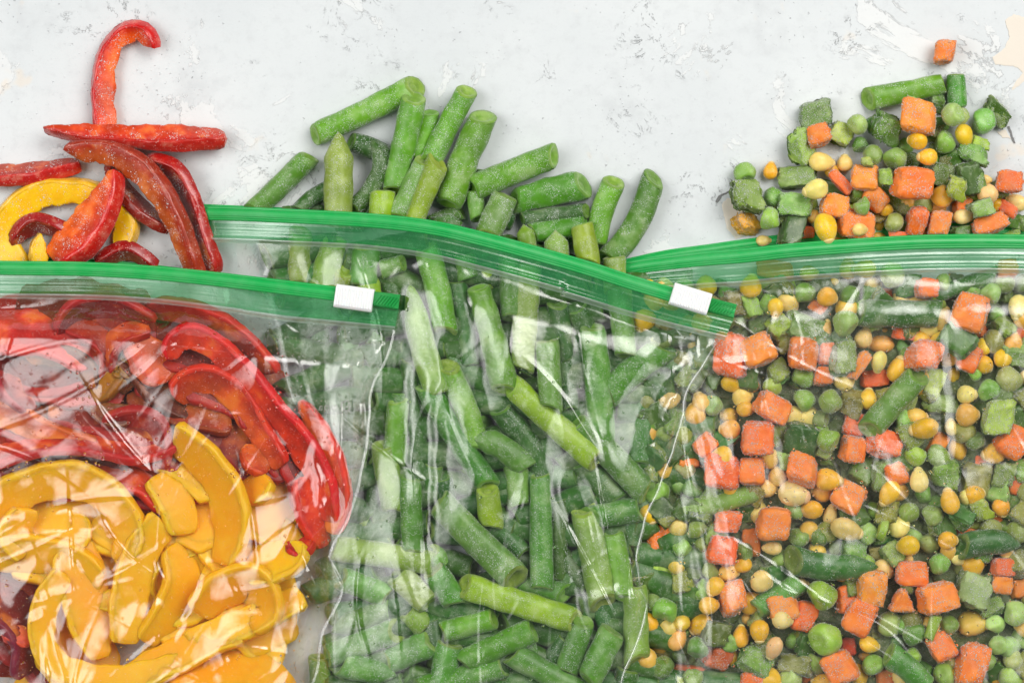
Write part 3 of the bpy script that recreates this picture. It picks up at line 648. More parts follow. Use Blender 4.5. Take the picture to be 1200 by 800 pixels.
# ------------------------------------------------------------------ peppers inside the left bag
zp = 'pb'
def rp(look, pts, ws, z, skin=RED, flesh=ORG, roll=40, th=11, side=1, n='red_pepper_strip', tips=(0.35, 0.5)):
    ws = [q * 1.16 for q in ws]; z = [24 + (q - 24) * 0.85 for q in z]
    strip(n, pts, ws, z, skin, flesh, zp, look, roll=roll, th=th, side=side, bag=True, tips=tips, extra=['fix'])
def yp(look, pts, ws, z, roll=25, th=12, side=1, tips=(0.7, 0.75)):
    ws = [q * 1.2 for q in ws]; z = [26 + (q - 26) * 0.75 + 6 for q in z]
    strip('yellow_pepper_strip', pts, ws, z, (254, 188, 6), (253, 180, 10), zp, look, roll=roll, th=th, side=side, bag=True, tips=tips, extra=['fix'])
# the lower layer: fills the gaps, its reds darkened to stand for shade
LOWR = [((40, 440), (90, 440), (150, 450)), ((240, 500), (300, 520), (340, 540)), ((200, 420), (250, 440), (290, 470)), ((-20, 440), (10, 450), (50, 460)), ((100, 500), (170, 510), (220, 530)), ((-20, 400), (60, 430), (120, 420)), ((60, 470), (140, 480), (210, 500)), ((120, 380), (220, 400), (300, 440)), ((260, 420), (320, 480), (350, 560)),
        ((-20, 520), (60, 545), (150, 540)), ((180, 440), (240, 480), (300, 540)), ((330, 470), (365, 540), (380, 610)), ((20, 360), (100, 365), (180, 372)), ((-30, 470), (20, 480), (70, 500)), ((-20, 700), (30, 740), (80, 800)), ((90, 540), (170, 560), (230, 560)), ((-20, 640), (10, 700), (20, 790))]
for p in LOWR:
    strip('red_pepper_strip', p, [58, 84, 58], 17, (176, 28, 14), (164, 56, 20), zp, 'dark red pepper strip mostly hidden under the upper slices in the pepper bag', roll=25, th=14, bag=True, tips=(0.8, 0.85), extra=['share'])
LOWY = [((250, 700), (300, 690), (340, 670)), ((180, 600), (250, 600), (300, 610)), ((290, 560), (325, 600), (345, 640)), ((250, 650), (300, 640), (340, 610)), ((150, 660), (200, 690), (240, 690)), ((-20, 610), (60, 600), (140, 620)), ((120, 600), (180, 640), (200, 720)), ((200, 560), (240, 640), (230, 720)), ((20, 640), (100, 660), (160, 700)), ((180, 700), (250, 740), (330, 770)), ((80, 700), (90, 760), (120, 820)),
        ((230, 600), (290, 640), (330, 660)), ((160, 780), (240, 800), (320, 810)), ((20, 800), (90, 815), (170, 820)), ((260, 690), (300, 720), (320, 760)), ((190, 520), (260, 545), (310, 570)), ((60, 830), (160, 850), (320, 850)), ((-20, 840), (40, 850), (60, 870))]
for p in LOWY:
    strip('yellow_pepper_strip', p, [66, 96, 66], 17, (255, 192, 6), (255, 186, 8), zp, 'yellow pepper slice mostly hidden under the upper slices in the pepper bag', roll=20, th=16, bag=True, tips=(0.8, 0.85), extra=['share'])
rp('wine red curl just under the zip of the pepper bag', [(72, 392), (92, 368), (132, 360), (175, 378)], [26, 44, 40, 26], [34, 38], (176, 20, 20), (160, 28, 26), roll=50, side=-1)
rp('brownish red strip running down from the zip towards the milky fold', [(170, 358), (225, 368), (278, 396), (318, 436)], [26, 34, 36, 26], [42, 38], (200, 42, 20), (204, 74, 28), roll=45, side=-1)
rp('brown strip crossing the middle of the pepper bag\'s red slices', [(118, 398), (160, 428), (192, 462), (228, 492)], [26, 36, 36, 26], [28, 30], (110, 56, 20), (112, 62, 22), roll=45)
rp('mustard brown strip below the wine red curl', [(108, 470), (120, 440), (142, 420), (165, 440)], [40, 54, 50, 34], [30, 34], (160, 100, 14), (178, 112, 14), roll=35, n='yellow_pepper_strip')
rp('orange strip beside the bright red hook in the bag', [(148, 396), (168, 412), (196, 446)], [26, 42, 40], [40, 38], (200, 70, 20), (232, 118, 26), roll=20)
rp('bright red hook inside the pepper bag', [(202, 420), (206, 402), (226, 394), (254, 408), (284, 438), (318, 478), (352, 520), (378, 566), (388, 610)], [20, 26, 30, 32, 34, 36, 36, 32, 24], [52, 54, 54, 48], (226, 14, 14), (246, 72, 20), roll=[20, 45, 40], side=-1)
rp('short orange-red hook under the bright red one', [(208, 468), (222, 448), (252, 446), (280, 468), (300, 500), (330, 545)], [28, 32, 32, 30, 28, 24], [40, 42], (214, 44, 22), (236, 96, 30), roll=30, side=-1)
rp('orange-brown strip running from the short hook to the yellow slices', [(150, 470), (200, 480), (240, 490), (270, 500)], [22, 30, 34, 20], [28, 32], (160, 70, 20), (196, 100, 24), roll=30)
rp('wide red slice against the left edge beneath the milky patch', [(-30, 395), (20, 380), (70, 395), (110, 430)], [60, 76, 60, 30], [36, 36], (226, 44, 34), (224, 56, 40), roll=40)
rp('small crimson slice near the left edge among the red peppers', [(2, 440), (20, 462), (36, 482)], [20, 34, 18], [46, 44], (176, 28, 36), (186, 40, 36), roll=50)
rp('pale orange strip at the left edge above the yellow slices', [(-20, 482), (20, 490), (62, 512), (110, 525)], [26, 28, 28, 20], [44, 42], (220, 110, 30), (240, 136, 60), roll=20, side=-1)
rp('long dark red band lying level across the bag above the yellow slices', [(-30, 540), (40, 520), (100, 516), (160, 530), (205, 520)], [44, 48, 44, 40, 24], [44, 42, 40], (204, 34, 26), (222, 70, 36), roll=60)
rp('red band just over the topmost yellow arch', [(60, 560), (115, 558), (165, 566), (196, 596)], [24, 30, 34, 24], [32, 34], (210, 46, 24), (230, 92, 36), roll=50)
rp('red slice bent like an elbow in the middle of the bag', [(120, 498), (160, 490), (186, 505), (190, 545)], [28, 34, 34, 22], [38, 40], (178, 30, 34), (186, 54, 44), roll=50, side=-1)
rp('vivid orange-red strip by the bag\'s crumpled seam', [(352, 470), (370, 500), (386, 542), (397, 590), (390, 624)], [10, 24, 32, 32, 18], [44, 48, 48], (232, 48, 14), (250, 104, 22), roll=[15, 25, 40], side=-1)
rp('vivid red pointed slice below the orange-red strip', [(352, 560), (364, 600), (378, 640)], [22, 34, 18], [48, 44], (226, 40, 14), (244, 84, 18), roll=40)
rp('tiny red pepper end above the two yellow domes', [(336, 640), (352, 644), (366, 632)], [16, 22, 20], [52, 50], (206, 20, 14), (220, 50, 30), roll=50)
rp('small orange-red end poking into the yellow slices', [(284, 526), (300, 540), (312, 552)], [22, 30, 20], [44, 42], (220, 80, 18), (232, 104, 20), roll=40)
rp('purple-red slice in the photo\'s lower corner', [(-14, 690), (14, 716), (34, 748), (30, 790)], [46, 54, 50, 34], [40, 40], (140, 40, 50), (150, 50, 50), roll=55)
rp('small red slice end over the purple-red one', [(6, 738), (20, 744), (32, 756)], [14, 24, 16], [56, 54], (220, 60, 40), (240, 110, 70), roll=40)
yp('big yellow arch at the top of the yellow slices', [(-20, 604), (30, 572), (84, 562), (128, 582), (152, 622), (146, 655)], [40, 40, 38, 38, 36, 26], [42, 46, 44], side=-1)
yp('broad yellow slice beside the tall milky fold', [(206, 512), (236, 536), (262, 572), (272, 618), (262, 660)], [36, 46, 48, 46, 30], [46, 48, 44], roll=40, side=-1)
yp('thick upright yellow strip in the middle of the bag', [(190, 612), (164, 650), (152, 700), (146, 752)], [30, 36, 36, 28], [46, 48, 46], roll=20)
yp('yellow loop shaped like a U near the bottom edge', [(74, 672), (54, 708), (50, 750), (72, 782), (118, 794), (168, 790), (212, 776)], [22, 26, 26, 26, 26, 26, 20], [54, 56, 52, 48], roll=12)
yp('yellow slice lying across the left edge', [(-20, 650), (30, 648), (84, 656), (120, 680)], [34, 40, 38, 24], [36, 38], side=-1)
yp('wide yellow slice pointing down inside the U loop', [(84, 640), (98, 690), (108, 735), (118, 770)], [40, 52, 44, 20], [38, 40], roll=20)
yp('short yellow slice left of the U loop', [(30, 596), (18, 625), (28, 650)], [26, 34, 24], [42, 42], roll=30)
yp('yellow dome with a dark edge, larger of two', [(232, 716), (262, 690), (296, 684), (312, 712), (296, 735)], [30, 48, 52, 44, 24], [44, 48], roll=40, side=-1)
yp('yellow dome under the ridge fold, smaller of two', [(290, 676), (316, 660), (342, 652), (352, 636)], [26, 46, 44, 22], [46, 48], roll=40)
yp('slim yellow strip ending at the bag\'s clear corner', [(222, 752), (272, 736), (318, 716), (354, 698)], [24, 30, 30, 24], [40, 42], roll=20)
yp('yellow strip along the bottom edge of the photo', [(130, 806), (190, 776), (246, 752), (280, 742)], [30, 34, 32, 22], [44, 44], roll=25)
yp('large orange-yellow slice at the bottom edge', [(200, 800), (262, 784), (306, 790), (336, 815)], [44, 60, 56, 34], [40, 40], roll=50)
yp('round yellow end peeking below the orange-red end', [(290, 590), (302, 572), (314, 560)], [26, 38, 26], [42, 44], roll=40)
yp('yellow slice between the upright strip and the milky fold', [(200, 640), (214, 680), (196, 720), (170, 750)], [26, 40, 40, 24], [34, 36], roll=40)
yp('yellow slice slanting down from the broad one', [(180, 560), (206, 590), (214, 625)], [24, 38, 26], [38, 38], roll=30)

for i in range(10):                                  # thin curls jumbled between the big slices
    yel = i < 3
    cx, cy = (rng.uniform(10, 300), rng.uniform(590, 800)) if yel else (rng.uniform(10, 330), rng.uniform(380, 540))
    if yel and cy < 560 + 0.1 * cx: continue
    a0, sw, rr = rng.uniform(0, 6.28), rng.uniform(1.4, 2.8), rng.uniform(28, 58)
    p = [(cx + rr * math.cos(a0 + sw * q), cy + rr * 0.8 * math.sin(a0 + sw * q)) for q in (0, .25, .5, .75, 1)]
    if max(q[0] for q in p) > 345: continue
    z0 = rng.uniform(26, 44)
    cs = ((255, 194, 8), (255, 188, 12)) if yel else ((176, 30, 18), (196, 78, 24)) if rng.random() < .45 else ((120, 62, 18), (150, 88, 24))
    strip('yellow_pepper_strip' if yel else 'red_pepper_strip', p, [16, 26, 28, 26, 16], [z0 - 4, z0 + 5, z0 - 4], cs[0], cs[1], zp, ('thin yellow' if yel else 'thin red or brown') + ' pepper curl jumbled between the larger slices in the pepper bag', roll=rng.uniform(5, 40), th=11, bag=True, tips=(0.75, 0.8), side=1 if rng.random() < .5 else -1, extra=['share'])
# ------------------------------------------------------------------ beans inside the middle bag
zb = 'bb'
for gy in range(0, 19):                              # the lower layer, all dark green to put shade into the gaps
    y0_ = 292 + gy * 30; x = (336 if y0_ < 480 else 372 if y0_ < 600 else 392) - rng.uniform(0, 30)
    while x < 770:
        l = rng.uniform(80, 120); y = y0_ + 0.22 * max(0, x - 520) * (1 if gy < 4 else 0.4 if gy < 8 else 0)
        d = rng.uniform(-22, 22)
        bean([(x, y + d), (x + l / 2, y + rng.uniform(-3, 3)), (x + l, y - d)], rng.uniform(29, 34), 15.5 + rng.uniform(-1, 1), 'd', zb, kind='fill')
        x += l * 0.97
BAG_BEANS = """
345,285 311,305 26 0 d|352,272 350,335 29 1 o|392,284 374,345 31 1 o|411,292 410,318 17 0 d|430,288 425,335 33 1 f|405,318 398,340 24 1 y|433,326 432,345 27 1 y
376,382 374,402 22 0 d|414,374 404,428 26 0 m|440,372 440,402 26 0 m|447,316 472,308 22 1 f|458,332 462,358 24 0 d|478,420 486,490 494,566 22 0 d|448,412 474,408 22 0 d
534,330 545,372 552,428 25 0 d|499,290 512,338 521,388 30 1 b|481,338 492,392 503,432 516,462 31 1 o a|545,298 549,326 27 0 m|571,316 573,338 15 0 y|597,296 600,372 28 1 m
619,308 613,432 30 1 o|561,338 576,390 592,456 31 2 b|612,395 616,440 22 0 d|653,356 664,424 27 0 d|676,360 694,402 27 0 d|724,330 733,416 28 1 f
641,400 646,478 28 2 f|694,384 700,440 706,518 31 1 m|778,408 742,434 712,462 34 1 m|768,446 782,470 20 0 d|758,468 748,545 27 0 d|692,470 706,510 20 0 d
470,462 472,480 25 0 m|466,470 461,545 27 1 b|431,492 428,536 24 0 d|449,522 462,600 29 1 o|424,588 428,618 19 0 o|480,560 484,650 27 1 m|456,600 462,628 24 0 d
525,430 546,480 560,530 29 1 b|500,452 530,505 572,568 29 1 m|508,545 506,580 22 0 d|556,512 588,524 618,548 30 1 f a|571,574 576,618 28 1 y|515,588 556,630 604,676 36 2 f
600,452 642,490 698,540 29 2 y|586,478 620,520 640,560 30 0 d|676,496 716,534 758,578 31 1 m|680,540 726,588 31 0 d|692,606 750,596 30 1 m|604,544 608,592 28 0 f
633,556 635,690 26 1 m|656,585 655,680 21 0 d|684,596 696,650 706,706 33 1 o|718,624 726,662 732,700 25 1 b|744,684 746,775 30 1 o|600,680 662,695 28 0 m|735,590 742,640 22 0 d
392,642 450,650 508,660 30 1 o|398,676 456,699 28 1 f|466,672 502,706 32 1 o|506,646 522,664 24 0 b|508,668 536,708 31 1 m|392,738 455,712 27 1 m a|384,768 465,738 29 1 f
400,778 460,790 31 1 m z|374,770 378,810 27 0 m|450,776 512,750 34 0 f|478,716 498,736 28 0 o|506,728 512,760 25 0 d|527,754 516,812 33 1 m|518,741 578,725 26 1 b
544,686 604,705 674,727 31 2 y|540,776 624,738 31 1 m|492,808 590,780 30 1 m|600,766 690,815 29 1 m|684,728 664,786 28 1 m|718,740 690,796 32 2 m|612,746 628,786 24 0 f
585,752 588,798 28 0 d|640,784 662,746 21 0 d|735,782 732,820 27 0 d|440,812 500,822 28 0 d|640,830 700,826 28 0 m|560,820 620,836 28 0 d|400,826 450,832 26 0 m|660,420 668,480 22 0 d
520,560 530,610 20 0 d|730,440 700,430 22 0 d|650,640 690,690 22 0 d|560,640 590,600 22 0 d|700,700 712,740 22 0 d|440,560 436,600 22 0 d|585,620 615,650 24 0 d
"""
for ln in BAG_BEANS.strip().splitlines():
    for it in ln.split('|'):
        q = it.split(); pts = [tuple(map(float, s.split(','))) for s in q if ',' in s]; q = [s for s in q if ',' not in s]
        wd, lv, c = float(q[0]), int(q[1]), q[2]; xm = pts[0][0] / 2 + pts[-1][0] / 2
        z = {0: 22, 1: 33, 2: 40}[lv] + rng.uniform(-2, 2)
        if xm < 480: z -= 9 * min(1, (480 - xm) / 60)
        bean(pts, wd, max(z, wd / 2 + 1), c, zb, q[3] if len(q) > 3 else '', dz=rng.normal(0, 3))

# ------------------------------------------------------------------ mixed vegetables inside the right bag
BAGMIX = """
p 852 345 26 26 0 d 0;c 880 335 27 29 10 y 1;k 908 316 42 22 2 p 0;d 878 358 18 31 -10 l 1;c 909 361 20 25 0 y 2;p 864 371 23 30 0 m 0;d 912 383 24 32 -40 l 1;d 900 340 28 26 0 f 0;k 888 410 44 38 -22 p 2;k 857 416 38 50 8 r 1
c 857 450 34 21 30 y 1;d 912 436 28 26 -25 l 1;d 890 376 26 24 0 d 0;c 795 390 24 22 0 t 0;c 817 405 32 22 20 t 0;c 948 320 23 22 0 y 0;c 994 315 25 27 0 y 0;c 1013 315 29 23 0 y 1;p 1045 322 31 31 0 l 1;p 943 344 25 27 0 g 1
d 923 338 20 16 0 l 0;c 970 348 27 25 15 y 2;p 996 347 25 26 0 d 1;d 1020 347 23 23 0 d 0;k 958 360 25 15 32 o 1;k 1037 345 22 15 10 r 0;p 991 379 32 33 0 l 2;c 968 386 17 24 10 w 1;d 944 384 48 32 20 d 1;k 941 414 35 37 8 o 2
k 968 413 21 32 10 o 1;d 988 418 25 37 8 m 2;c 1012 396 23 26 20 w 1;c 1034 386 26 12 0 t 0;c 1032 403 34 25 0 t 0;k 1006 428 17 40 28 p 2;c 1030 424 21 29 8 w 2;k 1024 443 35 24 0 r 0;c 1052 433 26 33 15 y 1;k 964 441 26 27 10 o 1
c 988 445 29 27 30 w 1;d 927 445 30 21 15 o 0;c 976 331 36 12 0 y 0;c 1023 334 22 20 0 w 0;k 1086 338 29 29 10 o 2;p 1106 332 22 26 0 l 1;c 1115 325 11 18 0 t 0;k 1180 316 29 27 8 p 1;k 1138 366 43 47 20 p 2;p 1161 344 25 27 0 l 1
p 1168 369 20 25 0 g 0;d 1178 345 20 20 0 d 0;c 1193 360 25 31 10 w 1;k 1193 390 26 23 0 k 0;k 1064 391 38 18 5 r 1;k 1083 416 38 38 5 o 2;d 1121 398 31 35 -40 m 2;k 1137 420 27 33 22 o 1;c 1154 406 22 22 0 y 1;c 1106 374 22 32 15 w 1
d 1190 415 32 23 0 f 1;p 1183 444 32 32 0 l 1;c 1117 441 17 23 0 y 0;p 1142 438 17 17 0 b 1;d 1092 450 25 31 8 l 1;k 1155 389 22 16 0 k 0;p 1060 406 20 21 0 d 0;p 1198 332 24 26 0 d 0
p 835 475 22 28 0 l 1;c 874 479 24 21 0 t 1;k 905 477 43 37 30 p 1;c 855 503 26 25 0 t 1;k 888 513 40 44 6 o 2;k 826 520 30 24 -40 o 1;c 846 534 26 25 0 y 2;k 846 552 42 40 0 r 1;k 881 552 34 34 5 o 1;k 805 535 28 36 10 p 0
d 812 505 22 26 0 o 0;p 795 566 27 27 0 g 0;c 854 487 22 22 0 t 0;p 905 453 24 22 0 b 1;c 880 452 24 22 0 t 0;p 942 469 27 27 0 g 1;p 974 470 29 30 0 g 2;c 1017 467 23 27 10 y 1;p 962 491 23 23 0 o 1;k 1001 496 31 36 15 r 0
k 999 526 29 37 12 o 1;p 971 515 30 29 0 g 2;d 938 515 40 37 10 d 1;k 940 550 33 34 15 o 2;c 971 562 34 28 8 y 2;d 970 541 34 18 10 m 0;k 1036 520 43 37 25 o 1;d 1011 550 28 31 15 d 0;c 1042 578 24 34 32 y 2;k 995 582 41 37 30 p 1
k 1051 555 24 37 -15 o 1;d 1032 555 19 31 10 f 1;c 930 578 38 36 15 w 1;k 925 562 26 26 0 r 0;c 950 597 33 24 -10 y 1;c 1133 462 25 25 0 w 1;c 1134 486 29 29 0 t 1;p 1158 457 28 29 0 g 1;d 1170 487 31 38 10 l 2;k 1188 517 36 44 35 o 1
c 1083 502 36 29 -10 y 2;p 1072 533 29 26 0 b 1;c 1077 562 23 35 0 w 2;d 1103 475 52 25 0 f 0;c 1115 500 19 22 0 w 1;c 1122 525 23 31 0 y 0;p 1143 516 24 24 0 d 1;k 1098 520 21 31 25 p 0;k 1155 543 28 17 10 r 0;d 1142 561 32 40 10 o 0
d 1170 570 35 35 0 f 0;c 1113 587 25 33 -10 y 2;c 1133 583 20 21 0 w 1;d 1149 597 24 32 -20 l 1;p 1083 580 25 22 0 g 0;k 1191 570 26 32 0 k 0;d 1188 594 30 28 20 d 0;p 816 620 26 27 0 g 1;p 800 641 25 24 0 g 1;k 775 630 31 39 5 p 0
k 852 611 37 28 5 o 1;k 846 644 36 40 12 r 1;k 880 636 21 41 -8 o 0;d 775 666 30 37 15 l 0;d 810 667 28 31 0 m 0;c 836 650 22 26 0 t 0;c 854 671 27 21 0 t 1;c 870 662 24 19 -20 y 1;c 838 687 24 25 35 y 2;c 831 709 27 24 0 y 2
k 858 700 35 40 -20 o 1;c 893 681 29 28 20 w 2;d 808 701 21 32 8 m 1;p 780 715 32 33 0 g 1;k 770 692 22 26 0 k 0;k 907 613 40 43 10 p 2;c 905 642 24 18 0 w 1;c 889 600 26 30 0 w 0;c 973 603 19 27 10 w 1;c 992 620 41 30 20 w 2
p 936 629 23 27 0 g 1;p 960 631 23 24 0 d 1;p 963 697 37 37 0 b 2;p 1025 598 23 25 0 g 0;d 1034 621 27 25 0 d 0;k 1020 690 37 48 -5 p 1;k 991 701 22 36 -10 o 1;d 1001 644 27 22 0 m 1;d 1030 650 30 24 0 o 0;p 980 642 22 20 0 l 0
p 1065 601 27 24 0 g 1;p 1092 604 25 27 0 g 1;p 1070 627 24 20 0 l 0;c 1064 639 31 27 -15 y 2;c 1063 655 16 14 0 w 1;c 1111 633 25 25 0 y 2;c 1124 653 24 20 20 w 1;k 1131 622 30 16 0 p 0;k 1175 664 28 26 8 r 1;k 1172 684 30 28 15 o 1
p 1101 661 26 26 0 g 1;p 1089 635 27 28 0 l 0;k 1068 671 43 31 5 p 1;t 1057 703 38 30 0 o 2;k 1098 700 47 40 -10 o 2;d 1140 690 35 43 10 f 1;p 1128 664 24 22 0 o 0;k 1165 606 16 26 -20 o 0;d 1145 610 30 18 10 l 0
c 798 729 23 21 15 y 1;c 794 748 23 31 25 t 1;c 770 735 18 16 0 y 0;c 772 758 21 16 0 t 0;p 777 782 26 31 0 d 1;p 817 759 25 31 0 d 2;p 798 767 22 22 0 d 0;k 809 786 38 20 8 k 0;p 812 795 26 26 0 g 1;k 841 768 32 32 20 k 0
d 838 741 33 28 20 d 1;d 770 745 20 20 0 o 0;c 868 745 21 33 5 y 1;c 890 739 26 28 0 y 2;c 860 770 17 25 15 y 0;d 886 774 37 28 25 m 1;k 882 797 36 22 10 r 1;d 842 797 32 18 0 d 0;c 854 800 14 14 0 y 0;c 875 725 16 18 0 t 0
c 917 726 27 25 10 w 2;k 918 712 36 32 -10 p 1;k 942 721 27 40 25 r 1;p 931 750 22 28 0 g 0;c 907 759 22 40 20 w 2;p 967 748 34 46 0 b 2;d 934 779 40 21 8 o 1;k 945 786 21 33 -12 o 0;k 984 782 37 38 -25 o 2;c 1007 791 24 32 0 y 0
c 1019 755 34 21 20 y 1;k 1008 722 38 44 25 o 1;c 1033 727 19 15 0 w 0;d 1028 741 27 14 0 o 0;c 1015 770 22 15 20 t 0;k 994 758 22 28 0 r 0;p 1055 730 26 30 0 g 0;p 1073 743 31 29 0 d 1;p 1112 732 23 24 0 g 1;k 1103 757 30 34 -25 o 1
k 1138 778 38 54 5 o 1;c 1140 730 40 32 0 t 0;p 1166 731 24 22 0 l 1;p 1189 718 30 32 0 l 1;p 1069 768 23 22 0 b 1;p 1083 783 22 22 0 g 0;p 1107 790 30 28 -30 g 1;d 1170 786 26 30 -40 o 0;c 1172 800 24 20 0 y 0;p 1171 756 26 24 0 l 1
p 1187 772 26 24 0 l 1;p 1196 748 24 26 0 l 0;k 1194 690 22 30 0 p 0;p 1198 655 22 30 0 g 0;p 1050 755 22 24 0 d 0;d 950 660 22 18 0 l 0;k 1040 790 30 26 0 k 0;p 1018 560 22 22 0 d 0;p 1160 520 22 24 0 o 0;d 1180 430 26 20 0 d 0
d 1152 475 22 26 0 d 0;p 1095 555 24 24 0 o 0;d 905 680 30 30 0 m 0;d 875 600 26 22 0 m 0;d 800 460 22 26 0 d 0;d 985 600 20 24 0 d 0;p 915 655 26 24 0 m 0;p 1098 590 22 22 0 d 0;d 1035 480 24 24 0 d 0;p 1178 620 24 26 0 d 0
""".replace(' m 0;p', ' m 0;p')
PEA_COL['m'] = PEA_COL['g']; PEA_LOOK['m'] = PEA_LOOK['g']
zm = 'mb'
KT = [('d', 'm'), ('p', 'g'), ('c', 'w'), ('p', 'o'), ('c', 'y'), ('d', 'o'), ('c', 't'), ('p', 'l')]
pts = []                                             # the lower layer
for gy in range(22):
    for gx in range(21):
        x = 758 + gx * 22 + (gy % 2) * 11; y = 335 + gy * 22
        if x > 1212 or x < 756: continue
        pts.append((x + rng.uniform(-5, 5), y + rng.uniform(-5, 5)))
tops = [tuple(map(float, it.split()[1:5])) for ln in BAGMIX.strip().splitlines() for it in ln.split(';') if it.split()]
for (x, y) in pts:
    cover = sum(max(0, 1 - max(abs(x - a) / (wd / 2 + 9), abs(y - b) / (ht / 2 + 9))) > 0 and 1.0 * (abs(x - a) < wd / 2 - 2 and abs(y - b) < ht / 2 - 2) for a, b, wd, ht in tops)
    if cover >= 1: continue                          # wholly covered by a piece above it
    kd, c = KT[int(rng.integers(0, len(KT)))]
    sz = rng.uniform(24, 31)
    small(kd, x, y, sz, sz * rng.uniform(0.9, 1.1), rng.uniform(0, 90), c, 21 + rng.uniform(-2, 3), zm); ITEMS[-1]['kind'] = 'fill'
Vs, Fs = [], []                                       # the bottom of the bag: an added dark filler mass that darkens the gaps
for gy in range(17):
    for gx in range(16):
        x, y = 752 + gx * 32 + (gy % 2) * 16 + rng.uniform(-4, 4), 318 + gy * 33 + rng.uniform(-4, 4)
        if x > 1225 or y < (350 if x < 890 else 322): continue
        me = DICE[int(rng.integers(0, 6))]; b = len(Vs); Rm = Euler((rng.normal(0, .06), rng.normal(0, .06), rng.uniform(0, 6))).to_matrix(); o_ = Vector(P(x, y, 5))
        Vs += [Rm @ Vector((v.co.x * 1.45, v.co.y * 1.45, v.co.z * 0.55)) + o_ for v in me.vertices]; Fs += [tuple(b + i for i in p.vertices) for p in me.polygons]
o = link('gap_filler_pieces', mesh('gap_filler_pieces', Vs, Fs), M['dice'], None, None, lin(84, 104, 34)); o['kind'] = 'stuff'
o['label'] = 'added dark filler mass shading the gaps at the bottom of the mixed bag'; o['category'] = 'pepper'
read(BAGMIX, zm, {0: 8, 1: 15, 2: 21}, 0)
for it in ITEMS:                                      # dim pieces lie deeper, but on the lower layer, not on the table
    pass
for p, wd, z, c, tips in [([(1008, 367), (1055, 368), (1100, 368)], 32, 36, 'd', ''), ([(1096, 346), (1130, 334), (1168, 322)], 20, 26, 'd', ''), ([(1020, 502), (1048, 470), (1076, 440)], 31, 40, 'f', ''),
                    ([(798, 597), (840, 590), (886, 576)], 24, 25, 'o', ''), ([(930, 656), (970, 664), (1024, 664)], 32, 37, 'd', 'z'), ([(884, 714), (912, 700), (940, 680)], 27, 27, 'f', ''),
                    ([(1128, 640), (1158, 634), (1192, 638)], 29, 36, 'd', 'z'), ([(1098, 720), (1088, 748)], 13, 44, 'y', ''), ([(1042, 766), (1064, 782), (1088, 806)], 29, 36, 'm', ''),
                    ([(1030, 620), (1038, 622)], 24, 33, 'y', '')]:
    bean(p, wd, z, c, zm, tips)
# ------------------------------------------------------------------ the three bags
def interp_path(pts, n):
    return catmull(np.array([(a, b, c) for a, b, c in pts], float), n)
def profile_sweep(name, path, prof, mat, parent, closed=True, caps=True):
    """path rows: photo x, y, height; prof: (offset along the image's downward normal, rise), photo units"""
    W3 = np.array([P(*p) for p in path]); t, sd, up = frames(W3)
    sgn = -1 if sd[len(sd) // 2][1] > 0 else 1
    m = len(prof); Vv = np.array([W3[i] + S * (a * sd[i] * sgn + b * up[i]) for i in range(len(W3)) for a, b in prof])
    if closed: F = tube_faces(len(W3), m)
    else: F = [(i * m + j, i * m + j + 1, (i + 1) * m + j + 1, (i + 1) * m + j) for i in range(len(W3) - 1) for j in range(m - 1)]
    if closed and caps: F += [tuple(range(m))[::-1], tuple(range((len(W3) - 1) * m, len(W3) * m))]
    me = mesh(name, Vv, F, False)
    return link(name, me, mat, parent)
TRACK = [(-8.4, 0), (-8.4, 3.6), (-7.2, 4.8), (-6.0, 4.8), (-5.4, 4.2), (-4.6, 4.8), (-2.8, 6.2), (0, 6.8), (2.4, 6.3), (3.2, 5.5), (3.8, 5.6), (5.2, 5.0), (5.8, 4.4), (6.6, 4.6), (7.6, 3.8), (8.2, 2.4), (8.2, 0)]
def gauss(a, s):
    h, w_ = a.shape; pad = int(3 * s) + 1; b = np.pad(a, pad, mode='edge')
    fy = np.fft.fftfreq(b.shape[0])[:, None]; fx = np.fft.rfftfreq(b.shape[1])[None]
    return np.fft.irfft2(np.fft.rfft2(b) * np.exp(-2 * (math.pi * s) ** 2 * (fx * fx + fy * fy)), b.shape)[pad:pad + h, pad:pad + w_]
def inside(pl, X, Y):
    r = np.zeros(X.shape, bool); n = len(pl)
    for i in range(n):
        (x1, y1), (x2, y2) = pl[i], pl[(i + 1) % n]
        if y1 == y2: continue
        c = ((y1 > Y) != (y2 > Y)) & (X < (x2 - x1) * (Y - y1) / (y2 - y1) + x1); r ^= c
    return r
def line_poly(a, b, w1, w2=None):
    w2 = w1 if w2 is None else w2; d = np.subtract(b, a); d = d / np.linalg.norm(d); n = np.array((-d[1], d[0]))
    return [tuple(np.array(a) + n * w1 / 2), tuple(np.array(b) + n * w2 / 2), tuple(np.array(b) - n * w2 / 2), tuple(np.array(a) - n * w1 / 2)]

